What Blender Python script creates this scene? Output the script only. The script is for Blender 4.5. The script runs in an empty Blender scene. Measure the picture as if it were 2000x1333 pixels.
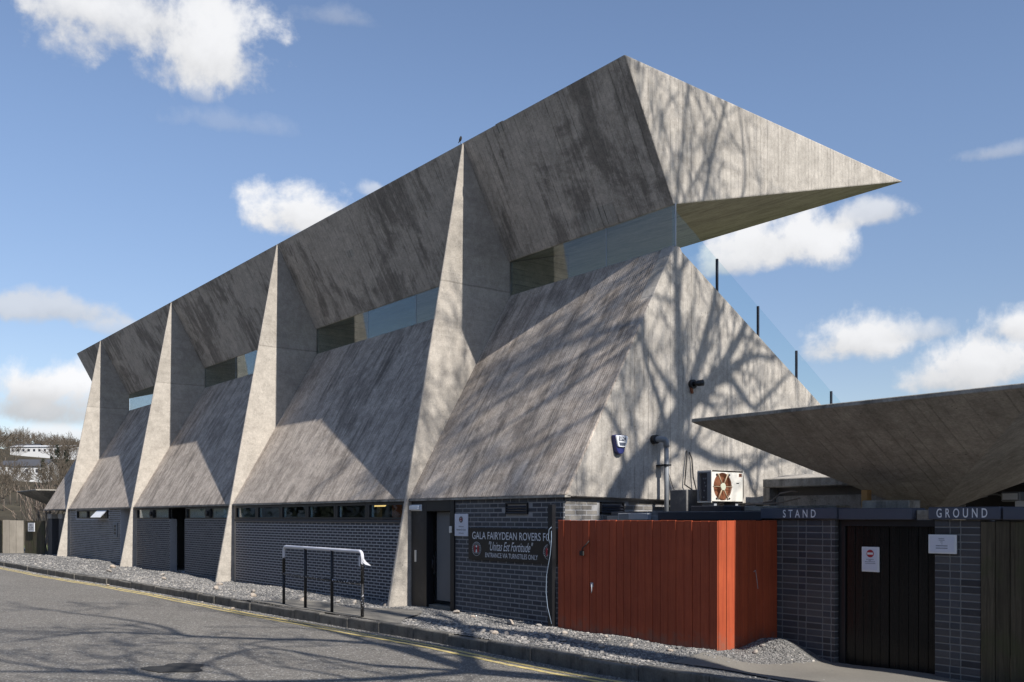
import bpy, bmesh, math, random
import numpy as np
from mathutils import Vector, Matrix

random.seed(7)
rng = np.random.default_rng(11)
scene = bpy.context.scene
COL = scene.collection

# ------------------------------------------------------------------ camera
FPX, AX = 1850.0, 1437.0                        # focal length and left vanishing point of the survey, in 2000-px units
NN = math.hypot(FPX, AX)
cam = bpy.data.cameras.new("camera")
cam.sensor_width = 36.0
cam.lens = 36.0 * FPX / 2000.0
cam.shift_y = (1011.0 - 666.5) / 2000.0
cam.clip_start, cam.clip_end = 0.1, 5000.0
camo = bpy.data.objects.new("camera", cam)
COL.objects.link(camo)
camo.location = (0, 0, 1.6)
camo.rotation_euler = (math.pi / 2, 0, math.atan2(FPX, AX))
scene.camera = camo

# ------------------------------------------------------------------ sun and sky
SUN_EL, SUN_AZ = math.radians(39.5), math.radians(0.6)      # azimuth from +X towards +Y
sd = Vector((math.cos(SUN_EL) * math.cos(SUN_AZ), math.cos(SUN_EL) * math.sin(SUN_AZ), math.sin(SUN_EL)))
sun = bpy.data.lights.new("sun", 'SUN')
sun.energy = 5.0
sun.angle = math.radians(0.4)
sun.color = (1.0, 0.95, 0.885)
suno = bpy.data.objects.new("sun", sun)
COL.objects.link(suno)
suno.location = (30, 0, 40)
suno.rotation_euler = sd.to_track_quat('Z', 'Y').to_euler()

scene.view_settings.view_transform = 'Standard'
scene.view_settings.look = 'None'
scene.view_settings.exposure = 0.33
scene.view_settings.gamma = 1.0
scene.view_settings.use_curve_mapping = False
scene.cycles.max_bounces = 7
scene.cycles.diffuse_bounces = 4
scene.cycles.transparent_max_bounces = 12
scene.cycles.use_denoising = True


class NT:
    """Small helper to write node trees."""
    def __init__(s, tree):
        s.t = tree

    def n(s, typ, ins=None, **props):
        nd = s.t.nodes.new(typ)
        for k, v in props.items():
            setattr(nd, k, v)
        for k, v in (ins or {}).items():
            s.put(nd.inputs[k], v)
        return nd

    def put(s, sock, v):
        if isinstance(v, bpy.types.NodeSocket):
            s.t.links.new(v, sock)
        elif isinstance(v, (tuple, list)) and sock.type == 'RGBA' and len(v) == 3:
            sock.default_value = (*v, 1.0)
        else:
            sock.default_value = v

    def m(s, op, a, b=None, c=None, clamp=False):
        nd = s.t.nodes.new('ShaderNodeMath')
        nd.operation = op
        nd.use_clamp = clamp
        s.put(nd.inputs[0], a)
        if b is not None:
            s.put(nd.inputs[1], b)
        if c is not None:
            s.put(nd.inputs[2], c)
        return nd.outputs[0]

    def mix(s, f, a, b, blend='MIX'):
        nd = s.t.nodes.new('ShaderNodeMix')
        nd.data_type = 'RGBA'
        nd.blend_type = blend
        nd.clamp_factor = True
        s.put(nd.inputs[0], f)
        s.put(nd.inputs[6], a)
        s.put(nd.inputs[7], b)
        return nd.outputs[2]

    def step(s, x, lo, hi, a=0.0, b=1.0):
        nd = s.t.nodes.new('ShaderNodeMapRange')
        nd.interpolation_type = 'SMOOTHSTEP'
        s.put(nd.inputs[0], x)
        nd.inputs[1].default_value, nd.inputs[2].default_value = lo, hi
        nd.inputs[3].default_value, nd.inputs[4].default_value = a, b
        return nd.outputs[0]

    def noise(s, vec, scale=1.0, detail=6.0, rough=0.6, dist=0.0):
        nd = s.t.nodes.new('ShaderNodeTexNoise')
        s.put(nd.inputs['Vector'], vec)
        nd.inputs['Scale'].default_value = scale
        nd.inputs['Detail'].default_value = detail
        nd.inputs['Roughness'].default_value = rough
        nd.inputs['Distortion'].default_value = dist
        return nd.outputs[0]

    def vec(s, x, y, z=0.0):
        return s.n('ShaderNodeCombineXYZ', {0: x, 1: y, 2: z}).outputs[0]

    def grey(s, v):
        return s.n('ShaderNodeCombineColor', {0: v, 1: v, 2: v}).outputs[0]


def build_world():
    w = bpy.data.worlds.new("World")
    scene.world = w
    w.use_nodes = True
    t = w.node_tree
    t.nodes.clear()
    k = NT(t)
    sky = k.n('ShaderNodeTexSky', sky_type='NISHITA', sun_disc=False)
    sky.sun_elevation = SUN_EL
    sky.sun_rotation = math.pi / 2 - SUN_AZ
    sky.altitude = 120.0
    sky.air_density = 1.0
    sky.dust_density = 0.15
    sky.ozone_density = 1.5
    d = k.n('ShaderNodeTexCoord').outputs['Generated']
    n1 = k.noise(d, 9.0, 10.0, 0.62, 0.3)
    n2 = k.noise(d, 26.0, 8.0, 0.6)
    puff = k.m('ADD', k.m('MULTIPLY', n1, 1.0), k.m('MULTIPLY', k.m('ADD', n2, -0.15), 0.5))      # about 0.68 mean
    sep = k.n('ShaderNodeSeparateXYZ', {0: d})
    dz = sep.outputs[2]

    def direction(x, y):
        r = (x - 1000.0) / FPX
        wx = (r * AX - FPX) / NN
        wy = (r * FPX + AX) / NN
        v = Vector((wx, wy, (1011.0 - y) / FPX))
        return v.normalized()
    # clouds hung on the sky dome by compass direction: (centre, half width, half height, density, brightness)
    CL = [((290, 45), 210, 85, .92, .97), ((395, 105), 125, 85, 1.0, 1.0), ((395, 185), 32, 22, .35, .9), ((120, 12), 90, 45, .8, 1.0),
          ((590, 425), 105, 52, 1.05, 1.02), ((735, 372), 30, 18, .5, 1.0),
          ((95, 605), 125, 32, .72, .82), ((225, 640), 60, 18, .45, .85),
          ((75, 760), 120, 55, 1.05, 1.06), ((60, 800), 150, 38, .9, .75), ((90, 850), 120, 20, .8, 1.0),
          ((1500, 485), 130, 58, 1.05, 1.0), ((1420, 520), 90, 40, .9, .95), ((1710, 415), 66, 30, .75, .95),
          ((1665, 672), 110, 46, 1.05, .98), ((1800, 650), 62, 22, .5, .9),
          ((1925, 715), 120, 62, 1.1, .98), ((1985, 640), 70, 36, 1.0, 1.0), ((1860, 745), 70, 25, .8, .85),
          ((1940, 300), 80, 18, .33, .9), 
          ((660, 35), 75, 22, .22, .9), ((450, 240), 110, 26, .16, .9), ((1060, 770), 100, 40, .6, .9),
          ((1330, 640), 100, 50, .8, .95)]
    cover = None
    lum = None
    for (c, hw, hh, dens, br) in CL:
        v = direction(*c)
        tan = Vector((v.y, -v.x, 0)).normalized()
        upv = tan.cross(v)
        s_ = 1.28 / FPX / (1 + ((c[0] - 1000) / FPX) ** 2) ** .5
        dt = k.n('ShaderNodeVectorMath', {0: d, 1: tuple(tan / (hw * s_))}, operation='DOT_PRODUCT').outputs['Value']
        db = k.n('ShaderNodeVectorMath', {0: d, 1: tuple(upv / (hh * s_))}, operation='DOT_PRODUCT').outputs['Value']
        fr = k.n('ShaderNodeVectorMath', {0: d, 1: tuple(v)}, operation='DOT_PRODUCT').outputs['Value']
        # flatter bases than tops
        dbb = k.m('MULTIPLY', db, k.step(db, -0.6, 0.2, 1.45, 1.0))
        r2 = k.m('ADD', k.m('MULTIPLY', dt, dt), k.m('MULTIPLY', dbb, dbb))
        body = k.m('SUBTRACT', 1.0, k.m('SQRT', r2))
        val = k.m('ADD', k.m('MULTIPLY', body, 0.85), k.m('MULTIPLY', k.m('SUBTRACT', puff, 0.68), 2.3))
        a = k.m('MULTIPLY', k.step(val, -0.04, 0.60), dens, clamp=True)
        a = k.m('MULTIPLY', a, k.m('GREATER_THAN', fr, 0.3))
        a = k.m('MULTIPLY', a, k.step(r2, 1.0, 2.6, 1.0, 0.0))
        shade = k.step(k.m('ADD', db, k.m('MULTIPLY', k.m('SUBTRACT', puff, .68), 2.2)), -1.0, 0.55, 0.72, 1.0)
        b = k.m('MULTIPLY', k.m('MULTIPLY', shade, br), a)
        if cover is None:
            cover, lum = a, b
        else:
            inv = k.m('SUBTRACT', 1.0, a)
            cover = k.m('ADD', a, k.m('MULTIPLY', cover, inv))
            lum = k.m('ADD', b, k.m('MULTIPLY', lum, inv))
    # the same scattered fair-weather cloud all round the rest of the dome
    px = k.m('DIVIDE', sep.outputs[0], k.m('ADD', k.m('MAXIMUM', dz, 0.0), 0.12))
    py = k.m('DIVIDE', sep.outputs[1], k.m('ADD', k.m('MAXIMUM', dz, 0.0), 0.12))
    gen = k.noise(k.vec(px, py), 0.8, 8.0, 0.6)
    fwd = k.n('ShaderNodeVectorMath', {0: d, 1: (-FPX / NN, AX / NN, 0.35)}, operation='DOT_PRODUCT').outputs['Value']
    g = k.m('MULTIPLY', k.step(gen, 0.60, 0.74), k.step(fwd, 0.55, 0.8, 0.75, 0.0))
    inv = k.m('SUBTRACT', 1.0, g)
    lum = k.m('ADD', k.m('MULTIPLY', g, 0.85), k.m('MULTIPLY', lum, inv))
    cover = k.m('ADD', g, k.m('MULTIPLY', cover, inv), clamp=True)
    cloudcol = k.mix(1.0, k.grey(k.m('DIVIDE', lum, k.m('MAXIMUM', cover, 0.02))), (6.1, 6.15, 6.3), 'MULTIPLY')
    skyc = k.mix(1.0, sky.outputs[0], k.mix(k.step(dz, 0.08, 0.42), (0.78, 0.735, 0.77), SKY_TINT), 'MULTIPLY')
    colr = k.mix(cover, skyc, cloudcol)
    bg = k.n('ShaderNodeBackground', {'Color': colr, 'Strength': 0.119})
    out = k.n('ShaderNodeOutputWorld')
    t.links.new(bg.outputs[0], out.inputs[0])


SKY_TINT = (1.0, 0.96, 0.99)
build_world()


# ------------------------------------------------------------------ materials
def new_mat(name):
    m = bpy.data.materials.new(name)
    m.use_nodes = True
    t = m.node_tree
    t.nodes.clear()
    k = NT(t)
    out = k.n('ShaderNodeOutputMaterial')
    return m, k, out


def finish(k, out, color, rough=0.9, bump=None, bdist=0.01, bstr=0.6, metal=0.0, spec=0.4, **extra):
    b = k.n('ShaderNodeBsdfPrincipled')
    k.put(b.inputs['Base Color'], color)
    k.put(b.inputs['Roughness'], rough)
    b.inputs['Metallic'].default_value = metal
    b.inputs['Specular IOR Level'].default_value = spec
    for kk, v in extra.items():
        k.put(b.inputs[kk], v)
    if bump is not None:
        bp = k.n('ShaderNodeBump', {'Height': bump, 'Distance': bdist, 'Strength': bstr})
        k.put(b.inputs['Normal'], bp.outputs[0])
    k.t.links.new(b.outputs[0], out.inputs[0])


def concrete(name, c1, c2, board=0.1, seam=0.5, streak=0.4, stain=0.4, stain_to=0.5, fine=0.16, tone=0.09, joint=None, crisp=0.0):
    """Board-marked concrete: UV x runs across the boards, UV y along them, in metres."""
    m, k, out = new_mat(name)
    tc = k.n('ShaderNodeTexCoord')
    ob, uv = tc.outputs['Object'], tc.outputs['UV']
    s = k.n('ShaderNodeSeparateXYZ', {0: uv})
    x, y = s.outputs[0], s.outputs[1]
    wob = k.noise(ob, 1.3, 3)
    xa = k.m('DIVIDE', k.m('ADD', x, k.m('MULTIPLY', wob, 0.02)), board)
    wn = k.n('ShaderNodeTexWhiteNoise', {'W': k.m('FLOOR', xa)}, noise_dimensions='1D').outputs[0]
    ws = k.n('ShaderNodeTexWhiteNoise', {'W': k.m('FLOOR', k.m('ADD', xa, 0.5))}, noise_dimensions='1D').outputs[0]
    fr = k.m('FRACT', xa)
    dd = k.m('MULTIPLY', k.m('SUBTRACT', 0.5, k.m('ABSOLUTE', k.m('SUBTRACT', fr, 0.5))), board)
    sm = k.m('MULTIPLY', k.step(dd, 0.003, 0.011, 1.0, 0.0), k.step(k.noise(k.vec(k.m('MULTIPLY', x, 9.0), k.m('MULTIPLY', y, 1.4)), 1.0, 5, 0.7), 0.36, 0.6))
    sm = k.m('MULTIPLY', sm, k.m('ADD', 0.25, k.m('MULTIPLY', ws, 0.9)), clamp=True)
    fn = k.noise(ob, 38.0, 6, 0.75)
    md = k.noise(ob, 3.1, 10, 0.72, 0.3)
    lg = k.noise(ob, 0.55, 9, 0.68, 0.6)
    st = k.noise(k.vec(k.m('MULTIPLY', x, 5.0), k.m('MULTIPLY', y, 0.45), wob), 1.0, 9, 0.75, 0.25)
    st2 = k.noise(k.vec(k.m('MULTIPLY', x, 22.0), k.m('MULTIPLY', y, 1.6)), 1.0, 6, 0.7)
    pore = k.n('ShaderNodeTexVoronoi', {'Vector': ob, 'Scale': 14.0}).outputs['Distance']
    pm = k.m('MULTIPLY', k.step(pore, 0.05, 0.14, 1.0, 0.0), k.step(k.noise(ob, 3.0, 3), 0.5, 0.6))
    col = k.mix(k.step(md, 0.34, 0.66), c1, c2)
    f = k.m('ADD', 1.0, k.m('MULTIPLY', k.m('SUBTRACT', wn, 0.5), tone))
    f = k.m('MULTIPLY', f, k.m('ADD', 1.0, k.m('MULTIPLY', k.m('SUBTRACT', fn, 0.5), fine * 6)))
    f = k.m('MULTIPLY', f, k.m('ADD', 1.0, k.m('MULTIPLY', k.m('SUBTRACT', k.noise(ob, 11.0, 5, 0.75), 0.5), fine * 4)))
    f = k.m('MULTIPLY', f, k.m('ADD', 1.0, k.m('MULTIPLY', k.m('SUBTRACT', st2, 0.5), streak * 0.8)))
    f = k.m('MULTIPLY', f, k.m('SUBTRACT', 1.0, k.m('MULTIPLY', k.step(st, 0.48, 0.68), streak * 0.8)))
    f = k.m('MULTIPLY', f, k.m('SUBTRACT', 1.0, k.m('MULTIPLY', k.step(k.m('ADD', k.m('MULTIPLY', lg, 0.62), k.m('MULTIPLY', st, 0.38)), 0.47, 0.60 - crisp * 0.07), stain * (1 - stain_to))))
    f = k.m('MULTIPLY', f, k.m('ADD', 1.0, k.m('MULTIPLY', k.step(k.m('ADD', k.m('MULTIPLY', lg, 0.5), k.m('MULTIPLY', st, 0.5)), 0.30, 0.42, 1.0, 0.0), 0.18 * stain)))
    f = k.m('MULTIPLY', f, k.m('SUBTRACT', 1.0, k.m('MULTIPLY', sm, seam)))
    f = k.m('MULTIPLY', f, k.m('SUBTRACT', 1.0, k.m('MULTIPLY', pm, 0.5)))
    if joint is not None:
        jd = k.m('ABSOLUTE', k.m('SUBTRACT', k.m('ADD', x, k.m('MULTIPLY', k.m('SUBTRACT', wob, 0.5), 0.05)), joint))
        f = k.m('MULTIPLY', f, k.m('SUBTRACT', 1.0, k.m('MULTIPLY', k.step(jd, 0.008, 0.022, 1.0, 0.0), 0.28)))
        f = k.m('MULTIPLY', f, k.step(x, joint - 0.02, joint + 0.03, 1.03, 0.95))
    col = k.mix(1.0, col, k.grey(f), 'MULTIPLY')
    h = k.m('ADD', k.m('MULTIPLY', wn, min(0.3, tone * 4)), k.m('MULTIPLY', fn, 0.6))
    h = k.m('SUBTRACT', h, k.m('MULTIPLY', sm, min(1.2, seam * 4)))
    h = k.m('SUBTRACT', h, k.m('MULTIPLY', pm, 0.8))
    h = k.m('ADD', h, k.m('MULTIPLY', md, 1.0))
    finish(k, out, col, 0.92, h, 0.012, 0.9, spec=0.25)
    return m


def plain(name, col, rough=0.6, var=0.15, scale=8.0, metal=0.0, spec=0.4, bumpd=0.002, dirt=None, dirt_amt=0.0, **extra):
    m, k, out = new_mat(name)
    ob = k.n('ShaderNodeTexCoord').outputs['Object']
    a = k.noise(ob, scale, 7, 0.65)
    f = k.m('ADD', 1.0 - var, k.m('MULTIPLY', a, 2 * var))
    c = k.mix(1.0, col, k.grey(f), 'MULTIPLY')
    if dirt is not None:
        c = k.mix(k.m('MULTIPLY', k.step(k.noise(ob, scale * .37, 8, 0.7), 0.48, 0.68), dirt_amt), c, dirt)
    finish(k, out, c, k.m('ADD', rough - 0.06, k.m('MULTIPLY', a, 0.12)), a, bumpd, 0.5, metal=metal, spec=spec, **extra)
    return m


def brick_mat(name, c1, c2, c3, rough=0.6):
    m, k, out = new_mat(name)
    ob = k.n('ShaderNodeTexCoord').outputs['Object']
    pos = k.n('ShaderNodeNewGeometry')
    isl = pos.outputs['Random Per Island']
    obr = k.n('ShaderNodeObjectInfo').outputs['Random']
    r = k.m('FRACT', k.m('ADD', isl, obr))
    r2 = k.m('FRACT', k.m('MULTIPLY', r, 7.31))
    col = k.mix(r, c1, c2)
    col = k.mix(k.step(r2, 0.72, 0.95), col, c3)
    fn = k.noise(pos.outputs['Position'], 55.0, 6, 0.7)
    big = k.noise(pos.outputs['Position'], 1.1, 6, 0.65)
    f = k.m('MULTIPLY', k.m('ADD', 0.75, k.m('MULTIPLY', fn, 0.5)), k.m('ADD', 0.72, k.m('MULTIPLY', big, 0.56)))
    col = k.mix(1.0, col, k.grey(f), 'MULTIPLY')
    col = k.mix(k.m('MULTIPLY', k.step(k.noise(pos.outputs['Position'], 2.3, 8, 0.72), 0.55, 0.75), 0.35), col, (0.22, 0.22, 0.22))
    finish(k, out, col, rough, fn, 0.004, 0.7, spec=0.35)
    return m


def wood(name, c1, c2, rough=0.8, grain=1.0, spec=0.3, knots=True, green=None, coat=0.0, wear=None, var=0.40):
    """Boards: grain along the object's Z."""
    m, k, out = new_mat(name)
    g = k.n('ShaderNodeNewGeometry')
    s = k.n('ShaderNodeSeparateXYZ', {0: g.outputs['Position']})
    r = k.n('ShaderNodeObjectInfo').outputs['Random']
    x = k.m('ADD', k.m('ADD', s.outputs[0], s.outputs[1]), k.m('MULTIPLY', r, 17.0))
    v = k.vec(k.m('MULTIPLY', x, 30.0), k.m('MULTIPLY', s.outputs[2], 1.3), k.m('MULTIPLY', r, 9.0))
    gr = k.noise(v, 1.0, 8, 0.7, 0.8)
    bl = k.noise(g.outputs['Position'], 1.7, 5)
    col = k.mix(k.step(gr, 0.3, 0.7), c1, c2)
    f = k.m('ADD', 1.0 - var / 2, k.m('MULTIPLY', r, var))
    f = k.m('MULTIPLY', f, k.m('ADD', 0.7, k.m('MULTIPLY', bl, 0.6)))
    f = k.m('MULTIPLY', f, k.m('ADD', 0.86, k.m('MULTIPLY', k.noise(g.outputs['Position'], 14.0, 6, 0.75), 0.28)))
    col = k.mix(1.0, col, k.grey(f), 'MULTIPLY')
    if green is not None:
        col = k.mix(k.m('MULTIPLY', k.step(k.noise(g.outputs['Position'], 2.6, 6), 0.42, 0.65), 0.6), col, green)
    if wear is not None:
        col = k.mix(k.m('MULTIPLY', k.step(k.noise(g.outputs['Position'], 4.5, 9, 0.8), 0.57, 0.72), 0.25), col, wear)
        splash = k.m('ADD', k.noise(g.outputs['Position'], 7.0, 8, 0.75), k.m('MULTIPLY', k.m('SUBTRACT', 0.22, s.outputs[2]), 1.1))
        col = k.mix(k.m('MULTIPLY', k.step(splash, 0.50, 0.75), 0.55), col, (0.15, 0.105, 0.08))
    finish(k, out, col, k.m('ADD', rough, k.m('MULTIPLY', k.m('SUBTRACT', gr, 0.5), 0.2)), gr, 0.003 * grain, 0.7, spec=spec, **({'Coat Weight': coat, 'Coat Roughness': 0.12} if coat else {}))
    return m


def glass(name, tint=(0.9, 0.95, 0.95), ior=1.5, rough=0.0):
    m, k, out = new_mat(name)
    tr = k.n('ShaderNodeBsdfTransparent', {'Color': tint})
    gl = k.n('ShaderNodeBsdfGlossy', {'Color': (0.95, 0.97, 1.0), 'Roughness': rough})
    # Schlick reflectance that is the same from both sides of a pane
    g = k.n('ShaderNodeNewGeometry')
    dt = k.m('ABSOLUTE', k.n('ShaderNodeVectorMath', {0: g.outputs['Normal'], 1: g.outputs['Incoming']}, operation='DOT_PRODUCT').outputs['Value'])
    f0 = ((ior - 1) / (ior + 1)) ** 2
    fr = k.m('ADD', f0, k.m('MULTIPLY', 1 - f0, k.m('POWER', k.m('SUBTRACT', 1.0, dt), 5.0)), clamp=True)
    mx = k.n('ShaderNodeMixShader', {0: fr, 1: tr.outputs[0], 2: gl.outputs[0]})
    k.t.links.new(mx.outputs[0], out.inputs[0])
    return m


def emit(name, col, st):
    m, k, out = new_mat(name)
    e = k.n('ShaderNodeEmission', {'Color': col, 'Strength': st})
    k.t.links.new(e.outputs[0], out.inputs[0])
    return m


M = {}
M['gable'] = concrete('gable_concrete', (0.455, 0.42, 0.37), (0.35, 0.322, 0.283), 0.1, 0.22, 0.07, 0.5, 0.68, tone=0.035)
M['fin'] = concrete('fin_concrete', (0.455, 0.417, 0.365), (0.37, 0.338, 0.295), 0.1, 0.035, 0.03, 0.45, 0.72, tone=0.02, joint=6.02)
M['apron'] = concrete('apron_concrete', (0.57, 0.495, 0.42), (0.37, 0.318, 0.27), 0.05, 0.38, 0.45, 0.8, 0.58, 0.24, tone=0.16)
M['roof'] = concrete('roof_concrete', (0.53, 0.485, 0.43), (0.40, 0.367, 0.325), 0.12, 0.2, 0.17, 1.0, 0.55, 0.2, tone=0.06, crisp=0.6)
M['soffit'] = concrete('soffit_concrete', (0.46, 0.415, 0.32), (0.36, 0.325, 0.25), 0.1, 0.5, 0.35, 0.4)
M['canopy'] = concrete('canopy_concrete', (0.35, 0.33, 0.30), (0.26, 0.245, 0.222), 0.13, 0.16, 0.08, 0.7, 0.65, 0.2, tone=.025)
M['cap'] = concrete('edge_concrete', (0.40, 0.375, 0.33), (0.25, 0.235, 0.205), 0.5, 0.1, 0.4, 0.7)
M['patch'] = concrete('repair_mortar', (0.42, 0.40, 0.36), (0.33, 0.31, 0.28), 0.12, 0.7, 0.3, 0.3)
M['kerb'] = concrete('kerb_concrete', (0.21, 0.195, 0.17), (0.125, 0.118, 0.105), 5.0, 0.0, 0.3, 0.8)
M['brick_a'] = brick_mat('navy_brick', (0.030, 0.033, 0.045), (0.042, 0.045, 0.058), (0.028, 0.03, 0.04), 0.55)
M['brick_b'] = brick_mat('slate_brick', (0.050, 0.055, 0.066), (0.075, 0.079, 0.088), (0.042, 0.045, 0.056), 0.6)
M['brick_c'] = brick_mat('grey_brick', (0.155, 0.145, 0.13), (0.22, 0.205, 0.185), (0.115, 0.108, 0.10), 0.7)
M['brick_d'] = brick_mat('dull_brick', (0.056, 0.055, 0.058), (0.090, 0.088, 0.09), (0.042, 0.042, 0.046), 0.7)
M['mortar_pier'] = plain('pier_mortar', (0.23, 0.23, 0.225), 0.95, 0.35, 9.0)
M['mortar'] = plain('mortar', (0.45, 0.455, 0.47), 0.95, 0.2, 30.0)
M['mortar_dark'] = plain('dark_mortar', (0.30, 0.30, 0.305), 0.95, 0.25, 30.0)
M['black'] = plain('black_paint', (0.014, 0.014, 0.016), 0.42, 0.3, 6.0, spec=0.4)
M['black_soft'] = plain('weathered_black_paint', (0.035, 0.034, 0.034), 0.6, 0.35, 5.0, dirt=(0.09, 0.085, 0.08), dirt_amt=0.5)
M['slate_paint'] = plain('slate_grey_paint', (0.075, 0.085, 0.115), 0.55, 0.2, 5.0)
M['blueblack'] = plain('blue_black_paint', (0.03, 0.033, 0.045), 0.5, 0.25, 5.0)
M['white'] = plain('white_paint', (0.76, 0.77, 0.78), 0.5, 0.06, 9.0)
M['offwhite'] = plain('aged_white_enamel', (0.70, 0.68, 0.62), 0.45, 0.06, 5.0, dirt=(0.42, 0.38, 0.3), dirt_amt=0.25)
M['lettering'] = plain('white_letter_paint', (0.74, 0.76, 0.80), 0.6, 0.08, 25.0)
M['grey_door'] = plain('grey_door_paint', (0.135, 0.14, 0.145), 0.55, 0.12, 4.0)
M['metal'] = plain('galvanised_metal', (0.40, 0.42, 0.45), 0.55, 0.15, 14.0, metal=0.3)
M['pipe'] = plain('grey_pipe', (0.20, 0.215, 0.23), 0.5, 0.15, 9.0)
M['rubber'] = plain('dark_cable', (0.03, 0.028, 0.026), 0.7, 0.2)
M['rust'] = plain('rusty_metal', (0.23, 0.085, 0.04), 0.85, 0.35, 20.0, dirt=(0.32, 0.15, 0.08), dirt_amt=0.6)
M['red_wood'] = wood('oxide_red_boards', (0.39, 0.080, 0.030), (0.31, 0.056, 0.023), 0.66, 0.8, 0.3, wear=(0.33, 0.13, 0.085), var=0.2)
M['gate_wood'] = wood('gloss_black_boards', (0.006, 0.006, 0.0065), (0.009, 0.009, 0.0095), 0.26, 1.0, 0.3)
M['fence_wood'] = wood('weathered_fence_boards', (0.105, 0.088, 0.060), (0.055, 0.046, 0.032), 0.85, 1.2, 0.2, green=(0.07, 0.075, 0.035))
M['sunlit_fence'] = wood('sunlit_fence_boards', (0.34, 0.305, 0.255), (0.25, 0.225, 0.185), 0.85, 1.2, 0.2)  # paler version of the fence boards, with the sunlight put into the colour
M['tape'] = plain('torn_white_tape', (0.8, 0.8, 0.82), 0.6, 0.05)
M['glass'] = glass('window_glass', (0.80, 0.87, 0.88), 1.65)
M['glass_strip'] = glass('coated_glass', (0.80, 0.84, 0.85), 1.66)
M['glass_thin'] = glass('balustrade_glass', (0.90, 0.95, 0.96), 1.32)
M['interior'] = plain('interior_plaster', (0.40, 0.41, 0.42), 0.9, 0.1)
M['blind'] = plain('pale_blind', (0.52, 0.55, 0.56), 0.8, 0.1)
M['orange'] = plain('orange_panel', (0.55, 0.14, 0.05), 0.7, 0.08)
M['navy'] = plain('navy_plastic', (0.025, 0.03, 0.13), 0.35, 0.1)
M['crest_red'] = plain('crest_red', (0.42, 0.035, 0.045), 0.5, 0.1)
M['sign_black'] = plain('gloss_sign_black', (0.012, 0.012, 0.014), 0.3, 0.2, 4.0, spec=0.5)
M['paper'] = plain('notice_paper', (0.66, 0.68, 0.76), 0.4, 0.04)
M['bark'] = plain('bark', (0.12, 0.10, 0.08), 0.95, 0.3, 10.0)
M['twig'] = plain('pale_twig', (0.32, 0.25, 0.20), 0.9, 0.2, 10.0)
M['conifer'] = plain('dark_evergreen', (0.022, 0.028, 0.018), 0.9, 0.4, 2.0)
M['dry_twigs'] = plain('distant_bare_twigs', (0.105, 0.085, 0.063), 0.95, 0.3, 0.3)
M['slate'] = plain('slate_roof', (0.07, 0.072, 0.08), 0.8, 0.2, 1.0)
M['harl'] = plain('white_harling', (0.56, 0.56, 0.55), 0.9, 0.05, 2.0)
M['blue_cable'] = plain('pale_blue_cable', (0.25, 0.32, 0.42), 0.6, 0.1)
M['guard'] = plain('stained_cream_guard', (0.42, 0.33, 0.22), 0.6, 0.2, 20.0)
M['hub'] = plain('pale_green_hub', (0.52, 0.54, 0.42), 0.5, 0.1)
M['felt'] = plain('roofing_felt', (0.10, 0.10, 0.105), 0.9, 0.25, 6.0, dirt=(0.3, 0.29, 0.27), dirt_amt=0.6)
M['lamp_glow'] = emit('ceiling_lamp_glow', (1.0, 0.62, 0.22), 1.3)
M['light_lens'] = plain('light_lens', (0.72, 0.76, 0.8), 0.3, 0.03)
M['stone'] = None


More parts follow.
